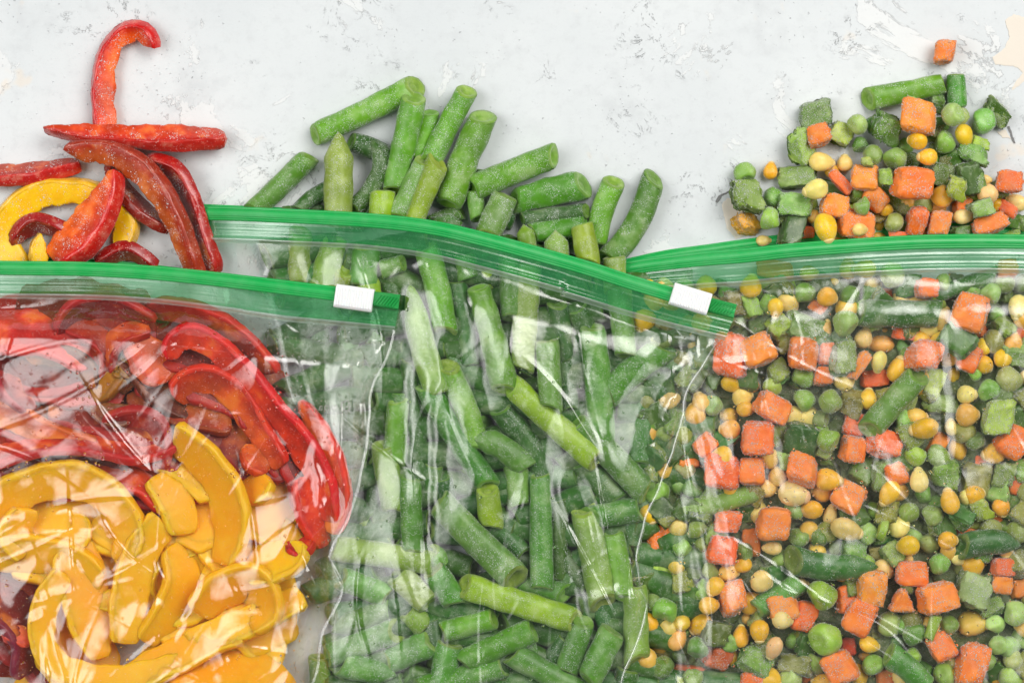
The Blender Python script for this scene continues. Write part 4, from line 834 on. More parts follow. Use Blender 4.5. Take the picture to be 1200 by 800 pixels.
def crumple(x0, y0, x1, y1, facets, seed, amp=0.10, cell=46, stretch=(1.0, 1.0), step=2.0, soft=1.0, lean=0.0, billow=1.0, creases=60, cdir=90.0, cspread=40.0):
    """height of creased film: every facet has its own slope; the sheet is the surface that fits those slopes best"""
    r = np.random.default_rng(seed)
    xs = np.arange(x0, x1 + step, step); ys = np.arange(y0, y1 + step, step); X, Y = np.meshgrid(xs, ys)
    GX = np.zeros_like(X); GY = np.zeros_like(X)
    for sc_, am in ((cell, amp), (cell * 0.45, amp * 0.55)):
        k = int((x1 - x0) * (y1 - y0) / (sc_ * sc_)) + 4
        px = r.uniform(x0, x1, k); py = r.uniform(y0, y1, k); gx = r.normal(lean, am, k); gy = r.normal(0, am * 0.8, k)
        wx = X + 10 * np.sin(Y / 31.0 + seed); wy = Y + 10 * np.sin(X / 27.0 + seed * 2)
        best = np.full(X.shape, 1e18); idx = np.zeros(X.shape, int)
        for i in range(k):
            d = ((wx - px[i]) * stretch[0]) ** 2 + ((wy - py[i]) * stretch[1]) ** 2
            mk = d < best; best[mk] = d[mk]; idx[mk] = i
        GX += gx[idx]; GY += gy[idx]
    for kx, ky, am, ph in [(r.uniform(-.06, .06), r.uniform(-.05, .05), r.uniform(.03, .09), r.uniform(0, 6.28)) for _ in range(9)]:   # soft billows
        GX += billow * am * np.sin(X * kx + Y * ky + ph); GY += billow * am * 0.8 * np.cos(X * ky - Y * kx + ph)
    for pl, gx, gy in facets:
        p = np.array(pl); wob = 1.5
        mk = inside(pl, X + wob * np.sin(Y / 7.0), Y + wob * np.sin(X / 6.0))
        GX[mk] = gx * 1.5; GY[mk] = gy * 1.5
    h, w_ = X.shape; pad = 40
    A, B = np.pad(GX, pad), np.pad(GY, pad)
    fy = np.fft.fftfreq(A.shape[0])[:, None] * 2 * math.pi; fx = np.fft.fftfreq(A.shape[1])[None] * 2 * math.pi
    k2 = fx * fx + fy * fy + 2e-5
    Z = np.real(np.fft.ifft2((-1j * fx * np.fft.fft2(A) - 1j * fy * np.fft.fft2(B)) / k2)) * step
    Z = Z[pad:pad + h, pad:pad + w_]
    Z = gauss(Z, soft)
    for _ in range(creases):                            # sharp little folds running across the sheet
        cx, cy = r.uniform(x0, x1), r.uniform(y0, y1); a = math.radians(r.normal(cdir, cspread)); ln = r.uniform(25, 130) * (1.6 if r.random() < 0.2 else 1)
        ux, uy = math.cos(a), math.sin(a); wd = r.uniform(2.2, 5.5); ht = r.uniform(0.4, 1.5) * wd / 3.0; cv = r.normal(0, 0.0016)
        dx, dy = X - cx, Y - cy; s_ = dx * ux + dy * uy; n_ = -dx * uy + dy * ux + cv * s_ * s_
        one = r.random() < 0.45
        tent = np.maximum(0, 1 - np.abs(n_) / wd) if not one else np.where(n_ > 0, np.maximum(0, 1 - n_ / (wd * 2.4)), np.maximum(0, 1 + n_ / (wd * 0.5)))
        Z = Z + ht * tent * np.clip(1 - (s_ / ln) ** 2, 0, 1)
    return X, Y, Z
def sample(Z, x0, y0, step, x, y):
    fx = np.clip((x - x0) / step, 0, Z.shape[1] - 1.001); fy = np.clip((y - y0) / step, 0, Z.shape[0] - 1.001)
    i, j = fx.astype(int), fy.astype(int); a, b = fx - i, fy - j
    return Z[j, i] * (1 - a) * (1 - b) + Z[j, i + 1] * a * (1 - b) + Z[j + 1, i] * (1 - a) * b + Z[j + 1, i + 1] * a * b
sstep = lambda t: np.clip(t, 0, 1) ** 2 * (3 - 2 * np.clip(t, 0, 1))

def make_bag(spec):
    root = bpy.data.objects.new('zip_bag', None); C.objects.link(root)
    root['label'] = spec['label']; root['category'] = 'zip bag'; root['group'] = 'clear zip bags of frozen vegetables'
    zp_ = interp_path(spec['zip'], 90); depth = spec['depth']
    zx, zy, zz = zp_[:, 0], zp_[:, 1], zp_[:, 2]
    # ---- film, front sheet
    top = lambda x: np.interp(x, zx, zy) + 7 + np.interp(x, [d[0] for d in depth], [d[1] for d in depth])
    yb = spec['bottom']; L, R = np.array(spec['left'], float), np.array(spec['right'], float)
    x0 = min(L[:, 0].min(), zx.min()) - 10; x1 = max(R[:, 0].max(), zx.max()) + 10; y0 = zy.min()
    st = 2.0; X, Y, Zc = crumple(x0, y0, x1, yb + 10, spec['facets'], spec['seed'], spec['amp'], spec['cell'], spec['stretch'], st, spec.get('soft', 1.3), billow=spec.get('billow', 1.0), creases=spec['creases'], cdir=spec['cdir'], cspread=spec['cspread'])
    Zc = Zc - gauss(Zc, 40) * 0.5
    Zc = np.clip(Zc, -spec['clip'], spec['clip'] * 1.6)
    for fold, wdt, hgt in ((spec.get('fold', []), 4.5, 3.2), ([(a - 7, b) for a, b in spec['right']] if 'fold' in spec else [], 3.0, 1.8)):   # doubled-over margin inside the seam
        for i in range(len(fold) - 1):
            (ax, ay), (bx_, by_) = fold[i], fold[i + 1]; l2 = (bx_ - ax) ** 2 + (by_ - ay) ** 2
            q = np.clip(((X - ax) * (bx_ - ax) + (Y - ay) * (by_ - ay)) / l2, 0, 1)
            wob = 1.6 * np.sin(Y / 11.0 + i)
            dd = np.hypot(X + wob - ax - q * (bx_ - ax), Y - ay - q * (by_ - ay))
            Zc = np.maximum(Zc, np.where(dd < wdt * 1.2, Zc + hgt * np.maximum(0, 1 - dd / wdt) * (0.7 + 0.3 * np.sin(Y / 17.0)), Zc))
    nc = int((x1 - x0) / st); nr = int((yb - y0) / st)
    s = np.linspace(0, 1, nc); tt = np.linspace(0, 1, nr)
    xt = np.interp(0, [0], [L[0, 0]]) + s * (R[0, 0] - L[0, 0]); vt = top(xt)
    Vg = vt[None] + tt[:, None] * (yb - vt[None])
    lx = np.interp(Vg, L[:, 1], L[:, 0]); rx = np.interp(Vg, R[:, 1], R[:, 0])
    jig = lambda v, k: 1.2 * np.sin(v / 17.0 + k) + 0.5 * np.sin(v / 7.1 + 2 * k)
    if spec.get('jag_r', True): rx = rx + jig(Vg, spec['seed']) * sstep((Vg - vt[None]) / 20)
    Ug = lx + s[None] * (rx - lx)
    zi = np.interp(Ug, [p[0] for p in spec['z_in']], [p[1] for p in spec['z_in']])
    zl, zr = spec['z_left'], np.interp(Vg, [p[0] for p in spec['z_right']], [p[1] for p in spec['z_right']])
    ztop = np.interp(Ug, zx, zz) + 3
    dl, dr = Ug - lx, rx - Ug
    base = ztop + (zi - ztop) * sstep((Vg - vt[None]) / 50.0)
    base = zr + (base - zr) * sstep(dr / 34.0) if zr is not None else base
    base = zl + (base - zl) * sstep(dl / 60.0)
    zc = sample(Zc, x0, y0, st, Ug, Vg)
    fade = sstep((Vg - vt[None]) / 16.0) * (0.35 + 0.65 * sstep(dr / 14.0))
    Zg = np.maximum(base + zc * fade, 2.0)
    k = (HC - Zg) / HC
    V3 = np.stack([(Ug - 600) * k * S, (400 - Vg) * k * S, Zg * S], -1)
    link('front_film', grid_mesh('front_film', V3.reshape(-1, 3), nr, nc), spec['film'], root)
    # ---- back sheet, lying on the table under the contents
    bx = np.linspace(0, 1, 40); by = np.linspace(0, 1, 40)
    Vb = vt[np.linspace(0, nc - 1, 40).astype(int)][None] + by[:, None] * (yb - vt[np.linspace(0, nc - 1, 40).astype(int)][None])
    lb = np.interp(Vb, L[:, 1], L[:, 0]); rb = np.interp(Vb, R[:, 1], R[:, 0]); Ub = lb + bx[None] * (rb - lb)
    Zb = spec['z_back'] + 0.6 * np.sin(Ub / 17.0) * np.cos(Vb / 23.0) + 0.6
    zrb = np.interp(Vb, [p[0] for p in spec['z_right']], [p[1] for p in spec['z_right']]) - 1.0
    Zb = zrb + (Zb - zrb) * sstep((rb - Ub) / 50.0)
    V3b = np.stack([(Ub - 600) * (HC - Zb) / HC * S, (400 - Vb) * (HC - Zb) / HC * S, Zb * S], -1)
    link('back_film', grid_mesh('back_film', V3b.reshape(-1, 3), 40, 40), M['film_back'], root)
    # ---- welded side seam
    for side, idx in (('r', -1),) + ((('l', 0),) if spec.get('seam_l') else ()):
        e = np.stack([Ug[:, idx], Vg[:, idx], Zg[:, idx] + 0.4], -1)[:int(nr * (1.0 if side == 'r' else spec.get('seam_l', 1.0)))]
        e = catmull(e[::8], 160)
        profile_sweep('side_seam', e, [(-2.2, -0.3), (-1.2, 0.5), (0, 1.0), (0.9, 0.7), (1.5, -0.2), (0, -0.5)], M['edge'], root, caps=False)
    # ---- zip: front track, back track, milky band under it
    profile_sweep('zip_track', zp_, TRACK, M['zip'], root)
    bk = interp_path(spec['back'], 70)
    profile_sweep('back_zip_track', bk, [(a * 0.8, b * 0.8) for a, b in TRACK], M['zip'], root)
    nb = 26; Vv = []
    for f in np.linspace(0, 1, nb):
        d = np.interp(zx, [q[0] for q in depth], [q[1] for q in depth]) + 2.0
        rdg = 0.9 * math.exp(-((f - 0.30) / 0.035) ** 2) + 0.7 * math.exp(-((f - 0.42) / 0.03) ** 2) + 0.9 * math.exp(-((f - 0.62) / 0.03) ** 2) + 5.0 * math.exp(-((f - 0.84) / 0.085) ** 2)
        for i in range(90):
            wv = 1.2 * math.sin(zx[i] / 37.0 + spec['seed']) * f + 0.6 * math.sin(zx[i] / 13.0) * f
            Vv.append(P(zx[i] - (f * spec.get('slant', 6) if i > 60 else 0), zy[i] + 5.0 + f * (d[i] + 1.0), zz[i] + 2.6 + rdg + wv))
    Vv = np.array(Vv).reshape(nb, 90, 3); cut = 21
    link('zip_band', grid_mesh('zip_band', Vv[:cut].reshape(-1, 3), cut, 90), spec.get('band', M['band']), root)
    link('weld_band', grid_mesh('weld_band', Vv[cut - 1:].reshape(-1, 3), nb - cut + 1, 90), M['band_highlight'], root)
    # ---- hatched end stops
    for e in spec['stops']:
        (xa, ya, za), ang, ln = e
        a = math.radians(ang); ux, uy = math.cos(a), math.sin(a)
        pth = [(xa + ux * q, ya + uy * q, za) for q in np.linspace(0, ln, 6)]
        st_ = profile_sweep('end_stop', pth, [(-8.3, 0), (-8.3, 4.6), (-7.2, 6.8), (6.8, 6.8), (8.2, 4.6), (8.2, 0)], M['zip_dark'], root)
        for q in np.linspace(4, ln - 4, max(5, int(ln / 4))):
            pa = (xa + ux * (q + 3.4) + uy * 5.8, ya + uy * (q + 3.4) - ux * 5.8, za + 6.6); pb = (xa + ux * (q - 3.4) - uy * 5.8, ya + uy * (q - 3.4) + ux * 5.8, za + 6.6)
            profile_sweep('tooth', [pa, tuple((np.array(pa) + pb) / 2), pb], [(-1.3, 0), (-0.7, 1.8), (0.7, 1.8), (1.3, 0)], M['zip_dark'], st_)
    # ---- slider
    if 'slider' in spec:
        (xa, ya, za), ang, ln, ht = spec['slider']
        a = math.radians(ang); ux, uy = math.cos(a), math.sin(a)
        hb = ht / 2
        prof = [(-hb, -3), (-hb, 12), (-hb + 1.5, 14.4), (-hb + 4, 15.2), (hb - 4, 15.2), (hb - 1.5, 14.4), (hb, 12), (hb, -3)]
        pth = [(xa + ux * q, ya + uy * q, za) for q in (-ln / 2, -ln / 2 + 1.2, -ln / 4, 0, ln / 4, ln / 2 - 1.2, ln / 2)]
        so = profile_sweep('slider', pth, prof, M['slider'], root)
        bv = so.modifiers.new('bevel', 'BEVEL'); bv.width = 1.1 * S; bv.segments = 2; bv.limit_method = 'ANGLE'
        for q in np.linspace(-ln / 2 + 3.2, ln / 2 - 3.2, 13):
            c = (xa + ux * q, ya + uy * q)
            pth = [(c[0] + uy * r_, c[1] - ux * r_, za + 15.0) for r_ in (hb - 3, 0, -hb + 3)]
            profile_sweep('grip_rib', pth, [(-1.1, 0), (-0.9, 1.0), (0, 1.4), (0.9, 1.0), (1.1, 0)], M['slider'], so)
    # ---- water drops inside the film
    if spec['drops']:
        r = np.random.default_rng(spec['seed'] + 5); Vd, Fd = [], []
        seg, n = 8, spec['drops']
        while n > 0:
            u, v = r.uniform(max(x0, -20), min(x1, 1220)), r.uniform(y0 + 40, 815)
            if v < top(u) + 6 or u > np.interp(v, R[:, 1], R[:, 0]) - 8 or u < np.interp(v, L[:, 1], L[:, 0]) + 8: continue
            if spec['drop_mask'](u, v) < r.random(): continue
            n -= 1
            rd = 0.7 + 1.5 * r.random() ** 4
            tq = (v - top(u)) / (yb - top(u)); sq = (u - np.interp(v, L[:, 1], L[:, 0])) / (np.interp(v, R[:, 1], R[:, 0]) - np.interp(v, L[:, 1], L[:, 0]))
            h = Zg[int(np.clip(tq, 0, .999) * nr), int(np.clip(sq, 0, .999) * nc)]
            b = len(Vd); ex = r.uniform(0.85, 1.2)
            for k_, (rr, hh) in enumerate(((1.0, 0.0), (0.75, 0.55), (0.35, 0.85))):
                for j in range(seg): Vd.append(P(u + rd * ex * rr * math.cos(j * 6.2832 / seg), v - rd / ex * rr * math.sin(j * 6.2832 / seg), h + 0.3 + rd * hh))
            Vd.append(P(u, v, h + 0.3 + rd * 0.95))
            Fd += [(b + q_ * seg + j, b + q_ * seg + (j + 1) % seg, b + (q_ + 1) * seg + (j + 1) % seg, b + (q_ + 1) * seg + j) for q_ in range(2) for j in range(seg)]
            Fd += [(b + 2 * seg + j, b + 2 * seg + (j + 1) % seg, b + 3 * seg) for j in range(seg)]
        o = link('water_drops', mesh('water_drops', Vd, Fd), M['bead'], root); o['kind'] = 'stuff'
    return root

Hp, Hn = 0.36, -0.36          # slopes that face the two lights
fr_ = lambda *p: list(p)
# bag 1: peppers
F1 = [([(0, 352), (62, 352), (92, 372), (112, 398), (96, 420), (60, 440), (22, 458), (0, 440)], 0.30, 0.10),
      ([(8, 458), (40, 447), (36, 475), (18, 474)], -0.05, 0.05),
      ([(336, 376), (377, 424), (372, 438), (345, 466), (300, 500), (240, 522), (196, 532), (182, 532), (240, 506), (285, 474), (303, 452), (300, 426), (322, 408)], -0.30, 0.20),
      ([(183, 532), (230, 520), (232, 545), (224, 578), (240, 640), (248, 652), (236, 652), (222, 600), (208, 560)], -0.26, 0.20),
      ([(364, 508), (370, 522), (352, 556), (332, 570), (300, 580), (290, 606), (284, 650), (296, 662), (350, 640), (352, 610), (344, 590), (356, 560), (366, 540)], 0.32, 0.14),
      ([(46, 530), (86, 505), (112, 520), (130, 536), (118, 545), (92, 540)], 0.32, 0.1), ([(92, 490), (128, 484), (150, 500), (180, 515), (176, 548), (150, 530), (120, 512)], -0.25, 0.20),
      ([(40, 470), (72, 440), (104, 418), (120, 420), (122, 468), (80, 486), (52, 492)], 0.30, 0.12),
      (line_poly((96, 478), (214, 612), 6, 5), 0.40, -0.30), (line_poly((200, 506), (180, 552), 5), 0.36, 0.1),
      ([(100, 560), (134, 566), (165, 580), (140, 590), (112, 574)], 0.3, 0.14), ([(4, 570), (50, 556), (54, 570), (40, 592), (0, 598)], -0.26, 0.20),
      ([(0, 604), (40, 610), (70, 598), (120, 606), (112, 622), (50, 618), (0, 622)], 0.22, 0.34),
      ([(62, 652), (84, 648), (114, 666), (112, 676), (86, 668), (70, 664)], 0.36, 0.2), ([(84, 644), (100, 664), (116, 668), (108, 680), (92, 676)], -0.26, 0.20),
      ([(0, 670), (26, 658), (44, 654), (34, 686), (10, 706), (0, 700)], 0.34, 0.1), ([(2, 720), (22, 690), (48, 664), (50, 668), (30, 700), (6, 735)], -0.26, 0.20),
      (line_poly((52, 662), (82, 690), 7, 5), 0.36, 0.2), ([(58, 690), (34, 716), (20, 725), (50, 735), (52, 722)], 0.30, 0.16), ([(80, 694), (66, 716), (52, 730), (48, 760), (60, 786), (72, 790), (62, 760), (80, 715)], 0.34, 0.05),
      ([(100, 724), (120, 732), (128, 748), (118, 745)], 0.34, 0.1), ([(144, 708), (186, 702), (172, 722), (150, 740), (140, 770)], 0.32, 0.14),
      ([(216, 652), (258, 652), (302, 664), (270, 676), (240, 690), (222, 716), (200, 745), (182, 766), (180, 752), (206, 712)], -0.26, 0.20),
      (line_poly((238, 676), (204, 752), 7, 5), 0.42, 0.1), (line_poly((266, 674), (348, 640), 7, 4), -0.26, 0.34), ([(240, 678), (264, 676), (280, 704), (268, 700), (244, 695)], 0.34, 0.1), ([(268, 680), (284, 698), (276, 706)], -0.30, 0.20),
      ([(260, 718), (300, 716), (318, 722), (292, 730), (262, 748), (252, 748)], 0.26, 0.26), ([(320, 724), (340, 762), (332, 782), (316, 764)], 0.36, 0.08), ([(240, 754), (252, 752), (262, 790), (256, 796)], 0.36, 0.05), ([(262, 764), (278, 776), (274, 798), (264, 790)], -0.30, 0.20),
      ([(376, 690), (388, 686), (378, 728), (356, 724), (352, 716)], -0.28, 0.20), ([(330, 784), (352, 778), (362, 800), (330, 800)], 0.3, 0.1), ([(120, 770), (170, 716), (150, 752), (126, 798), (110, 798)], -0.28, 0.20),
      (line_poly((412, 402), (420, 474), 5, 6), 0.50, 0.0), (line_poly((414, 402), (446, 446), 6, 4), 0.40, 0.3), ([(384, 420), (398, 415), (390, 456), (380, 440)], 0.34, 0.0), (line_poly((388, 466), (404, 560), 7, 6), 0.46, 0), (line_poly((404, 540), (412, 470), 5), -0.40, 0.20),
      ([(400, 452), (440, 448), (432, 466), (406, 474)], 0.1, -0.3), (line_poly((362, 520), (382, 640), 5, 5), 0.44, 0.0), (line_poly((372, 540), (392, 640), 5, 4), -0.37, 0.20), (line_poly((340, 700), (352, 672), 5), 0.4, 0), (line_poly((348, 716), (368, 770), 5), 0.4, 0.1), (line_poly((345, 772), (396, 736), 4), 0.2, 0.4),
      ([(392, 470), (420, 480), (424, 520), (408, 540), (396, 510)], 0.24, 0.05)]
make_bag(dict(label='crumpled clear zip bag of sliced red and yellow peppers, white slider at its right end', seed=11,
    zip=[(-90, 311, 46), (0, 314, 50), (100, 315.5, 52), (180, 320, 54), (260, 328, 56), (391, 344, 60), (468, 354, 62)], depth=[(-90, 28), (180, 27), (340, 31), (470, 26)],
    left=[(-90, 300), (-92, 900)], right=[(462, 386), (455, 420), (440, 444), (432, 468), (431, 515), (427, 542), (419, 570), (409, 604), (396, 630), (386, 650), (394, 668), (402, 686), (390, 718), (378, 741), (373, 778), (364, 802), (350, 900)], bottom=900,
    z_in=[(-90, 96), (300, 98), (400, 94), (470, 80)], z_left=40, z_right=[(380, 64), (500, 64), (900, 60)], z_back=3, facets=F1, amp=0.11, cell=38, creases=120, cdir=120, cspread=45, billow=0.8, stretch=(1, 1), clip=30, film=M['film_pepper'],
    back=[(-90, 308, 3), (100, 310, 3), (250, 326, 3), (330, 342, 6)], stops=[((438, 350.2, 62.5), 8.5, 30)], slider=((415.5, 349.5, 60), 8.2, 45, 27), drops=1300, slant=6, fold=[(444, 404), (430, 440), (418, 466), (412, 520), (404, 570), (392, 612), (380, 646), (384, 690), (372, 730), (362, 770), (352, 815)],
    drop_mask=lambda u, v: 0.9 if v < 560 else 0.35))
# bag 2: beans
F2 = [([(486, 304), (496, 312), (505, 342), (516, 372), (524, 386), (514, 396), (500, 358), (490, 332)], 0.36, 0.05), ([(470, 340), (486, 318), (490, 340), (505, 380), (512, 420), (520, 450), (504, 446), (490, 420), (474, 384)], 0.30, 0.05),
      ([(552, 402), (564, 392), (566, 420), (570, 482), (592, 478), (588, 440), (576, 396), (568, 352), (560, 352)], 0.33, 0.0), ([(604, 352), (640, 344), (646, 372), (632, 400), (616, 436), (602, 432), (598, 396)], -0.29, 0.20),
      ([(640, 345), (700, 350), (735, 372), (700, 368), (668, 372), (650, 384)], -0.2, 0.30), ([(664, 442), (676, 398), (700, 384), (704, 396), (690, 424), (684, 470), (694, 500), (700, 520), (684, 506), (668, 474)], -0.30, 0.20),
      ([(716, 482), (740, 446), (762, 432), (768, 436), (750, 476), (742, 510), (736, 545), (722, 528), (712, 502)], 0.33, 0.05), ([(700, 500), (716, 520), (744, 566), (736, 566), (716, 540)], 0.34, 0.1),
      ([(606, 460), (618, 456), (622, 470), (614, 484)], 0.36, 0.0), ([(640, 500), (652, 484), (662, 496), (660, 530), (666, 552), (654, 562), (642, 556), (638, 526)], 0.36, 0.02), (line_poly((648, 560), (690, 742), 11, 9), 0.42, 0.0), (line_poly((664, 524), (708, 626), 13, 9), 0.38, 0.12),
      (line_poly((480, 425), (481, 640), 5, 4), 0.46, 0), (line_poly((507, 440), (507, 640), 9, 9), 0.40, 0), (line_poly((493, 560), (502, 720), 6, 5), -0.37, 0.20), (line_poly((488, 620), (500, 700), 5, 6), 0.42, 0),
      ([(524, 470), (540, 482), (548, 520), (556, 560), (552, 590), (528, 592), (524, 540)], 0.31, 0.03), ([(460, 622), (470, 602), (486, 600), (502, 650), (506, 706), (496, 722), (480, 694), (468, 660)], -0.28, 0.20), (line_poly((448, 702), (474, 728), 9, 6), 0.34, 0.16),
      ([(448, 528), (462, 540), (474, 590), (458, 600), (440, 580)], 0.28, 0.05), ([(686, 732), (700, 742), (722, 772), (724, 790), (710, 770), (696, 750)], 0.36, 0.16), (line_poly((682, 700), (724, 686), 5), 0.1, 0.4), ([(556, 520), (590, 536), (612, 560), (590, 556), (566, 540)], 0.26, 0.2),
      ([(590, 586), (606, 578), (622, 582), (610, 602), (594, 606)], 0.22, 0.28), ([(575, 590), (590, 596), (592, 606), (576, 602)], 0.3, 0.1), ([(596, 560), (610, 545), (616, 560), (608, 590)], 0.28, 0.1),
      ([(744, 432), (790, 396), (830, 398), (800, 440), (776, 476), (764, 470)], 0.26, 0.12), (line_poly((832, 402), (800, 470), 9, 8), 0.46, 0.1), (line_poly((800, 470), (776, 560), 5), -0.40, 0.20), (line_poly((780, 500), (752, 640), 6, 5), 0.46, 0.0), (line_poly((745, 660), (735, 770), 5), 0.4, 0),
      ([(262, 290), (330, 294), (316, 318), (290, 330), (262, 312)], 0.30, 0.15), (line_poly((346, 300), (372, 340), 5, 4), 0.44, 0.1), ([(384, 300), (402, 296), (396, 326), (380, 336)], 0.28, 0.05), ([(434, 300), (470, 300), (462, 318), (440, 330)], -0.23, 0.20), (line_poly((248, 290), (300, 330), 6, 4), 0.4, 0.3)]
make_bag(dict(label='clear zip bag of cut green beans lying in the middle between two other bags', seed=23,
    zip=[(237, 250, 10), (280, 251, 30), (327, 253, 44), (425, 258, 52), (500, 266, 54), (560, 279, 54), (631, 298, 54), (690, 315, 56), (736, 330, 60), (800, 349, 66), (861, 365, 70)], depth=[(237, 26), (425, 26), (560, 30), (700, 30), (860, 26)],
    left=[(241, 283), (252, 304), (258, 330), (272, 390), (285, 470), (330, 560), (336, 900)], right=[(846, 394), (836, 408), (826, 428), (812, 446), (803, 464), (800, 482), (795, 506), (787, 536), (775, 566), (765, 586), (756, 604), (752, 625), (747, 656), (751, 690), (757, 702), (754, 735), (743, 765), (729, 792), (705, 900)], bottom=900,
    z_in=[(240, 42), (380, 50), (480, 66), (560, 76), (740, 82), (800, 86), (860, 80)], z_left=4, z_right=[(380, 72), (500, 68), (700, 66), (900, 64)], z_back=2, facets=F2, amp=0.06, cell=52, creases=60, cdir=88, cspread=20, billow=0.45, stretch=(1.5, 0.7), clip=20, film=M['film_bean'],
    back=[(238, 246, 3), (330, 250, 3), (430, 255, 3), (520, 268, 3), (640, 300, 3), (720, 324, 3), (760, 336, 3)], stops=[((237, 250, 10.5), 1.5, 36), ((829, 356.5, 68.5), 15, 33)], slider=((808.5, 350.5, 66), 17, 46, 26), drops=260, slant=12, fold=[(826, 408), (806, 440), (790, 470), (777, 494), (768, 524), (762, 552), (755, 582), (749, 616), (740, 660), (744, 700), (738, 750), (720, 810)], seam_l=0.10,
    drop_mask=lambda u, v: 0.5))
# bag 3: mixed vegetables
F3 = [(line_poly((812, 452), (846, 560), 5, 5), 0.42, 0), (line_poly((808, 480), (856, 640), 6, 6), 0.42, 0.05), (line_poly((778, 540), (836, 730), 6, 6), 0.42, 0.05), (line_poly((826, 560), (866, 700), 5, 5), 0.40, 0.05), (line_poly((796, 540), (808, 590), 10, 8), 0.36, 0),
      ([(904, 492), (912, 486), (924, 560), (918, 580), (906, 560)], 0.33, 0), (line_poly((846, 480), (870, 580), 5, 5), 0.38, 0), ([(906, 640), (930, 640), (926, 690), (912, 700), (900, 680)], -0.25, 0.20), (line_poly((850, 690), (905, 770), 9, 7), 0.36, 0.14), ([(860, 560), (930, 590), (920, 640), (880, 640)], 0.20, 0.1),
      ([(1100, 352), (1150, 334), (1168, 338), (1140, 350), (1112, 368)], 0.1, 0.36), ([(1098, 356), (1118, 362), (1120, 380), (1108, 392), (1094, 380)], -0.28, 0.20), (line_poly((1106, 380), (1116, 540), 15, 12), 0.35, 0), ([(1126, 440), (1140, 460), (1128, 500), (1112, 480)], 0.2, 0),
      (line_poly((1190, 345), (1168, 440), 14, 10), -0.32, 0.20), ([(1118, 545), (1136, 576), (1124, 580), (1114, 560)], 0.35, 0.05), (line_poly((1166, 536), (1200, 560), 10), 0.26, 0.3), ([(1168, 440), (1200, 440), (1200, 470), (1176, 466)], 0.25, 0.05),
      ([(1158, 750), (1200, 735), (1200, 800), (1188, 796)], 0.32, 0.16), (line_poly((1140, 722), (1156, 800), 8), 0.3, 0), ([(960, 640), (990, 630), (986, 660), (962, 664)], 0.30, 0.05), (line_poly((785, 690), (806, 735), 9, 7), 0.4, 0.1), (line_poly((806, 735), (786, 766), 6), -0.35, 0.20), (line_poly((1030, 560), (1046, 600), 8), 0.34, 0),
      ([(1005, 545), (1016, 530), (1022, 552), (1014, 572)], 0.32, 0), (line_poly((1060, 520), (1042, 545), 7), -0.32, 0.20), ([(850, 390), (880, 386), (876, 420), (856, 440), (846, 420)], -0.23, 0.20), (line_poly((918, 420), (930, 400), 3), 0.3, 0.3), ([(1120, 430), (1160, 380), (1172, 390), (1140, 440)], 0.18, 0.1)]
make_bag(dict(label='misted clear zip bag of mixed peas, carrot cubes and sweetcorn, its green mouth open', seed=37,
    zip=[(730, 316, 16), (760, 311, 24), (820, 304, 40), (870, 300, 44), (936, 293, 46), (1052, 285, 46), (1125, 283, 46), (1200, 283.5, 46), (1290, 287, 44)], depth=[(730, 18), (800, 25), (870, 27), (960, 28), (1052, 29), (1290, 30)],
    left=[(734, 340), (740, 400), (748, 500), (742, 640), (738, 900)], right=[(1290, 310), (1292, 900)], bottom=900,
    z_in=[(735, 30), (790, 56), (860, 66), (1290, 68)], z_left=6, z_right=[(300, 46), (900, 46)], z_back=2, facets=F3, amp=0.05, cell=50, creases=60, cdir=72, cspread=24, billow=0.4, stretch=(1.2, 0.85), clip=16, film=M['film_mixed'], jag_r=False,
    back=[(734, 310, 6), (780, 300, 5), (830, 293, 4), (880, 286, 3), (940, 279, 3), (1020, 273, 3), (1110, 268, 3), (1200, 268, 3), (1290, 272, 3)], stops=[], drops=1100, slant=0,
    drop_mask=lambda u, v: 0.9 if v > 480 else 0.5))

# faint white print, seen from behind, on the pepper bag's crumpled margin
bag1 = [o for o in C.objects if o.name == 'zip_bag'][0]
for ch, x, hgt, ang in (('D', 405, 13, 6), ('l', 396, 12, 4), ('v', 388, 11, 0), ('p', 379, 10, -4), ('a', 371, 9, -8)):
    cu = bpy.data.curves.new('printed_letter', 'FONT'); cu.body = ch; cu.size = hgt * 1.35 * S; cu.extrude = 0.05 * S
    t_ = bpy.data.objects.new('printed_letter', cu); C.objects.link(t_)
    me = bpy.data.meshes.new_from_object(t_); bpy.data.objects.remove(t_)
    o = link('printed_letter', me, M['print'], bag1, P(x + 7, 481, 62)); o.scale = (-1, 1, 1); o.rotation_euler = (0, 0, math.radians(ang))

# ------------------------------------------------------------------ crumbs of ice fallen on the table round the piles
r = np.random.default_rng(99); Vc, Fc = [], []
for cx, cy, sx, sy, k in ((130, 150, 95, 75, 260), (530, 200, 130, 60, 320), (1050, 190, 110, 60, 420), (725, 250, 50, 40, 70), (150, 60, 40, 40, 50)):
    for _ in range(k):
        u, v = r.normal(cx, sx), r.normal(cy, sy); q = (0.45 + 1.1 * r.random() ** 4)
        if v < 4 or u < 0 or u > 1200: continue
        b = len(Vc)
        for p in ((1, 0, 0), (-0.5, 0.87, 0), (-0.5, -0.77, 0.20), (0, 0, 1.1)):
            e = r.uniform(0.7, 1.3, 2); Vc.append(P(u + q * p[0] * e[0], v + q * p[1] * e[1], 0.3 + q * p[2]))
        Fc += [(b, b + 1, b + 3), (b + 1, b + 2, b + 3), (b + 2, b, b + 3)]
o = link('ice_crumbs', mesh('ice_crumbs', Vc, Fc, False), M['ice']); o['kind'] = 'stuff'; o['label'] = 'tiny crumbs of ice scattered on the table around the spilled vegetables'; o['category'] = 'ice'
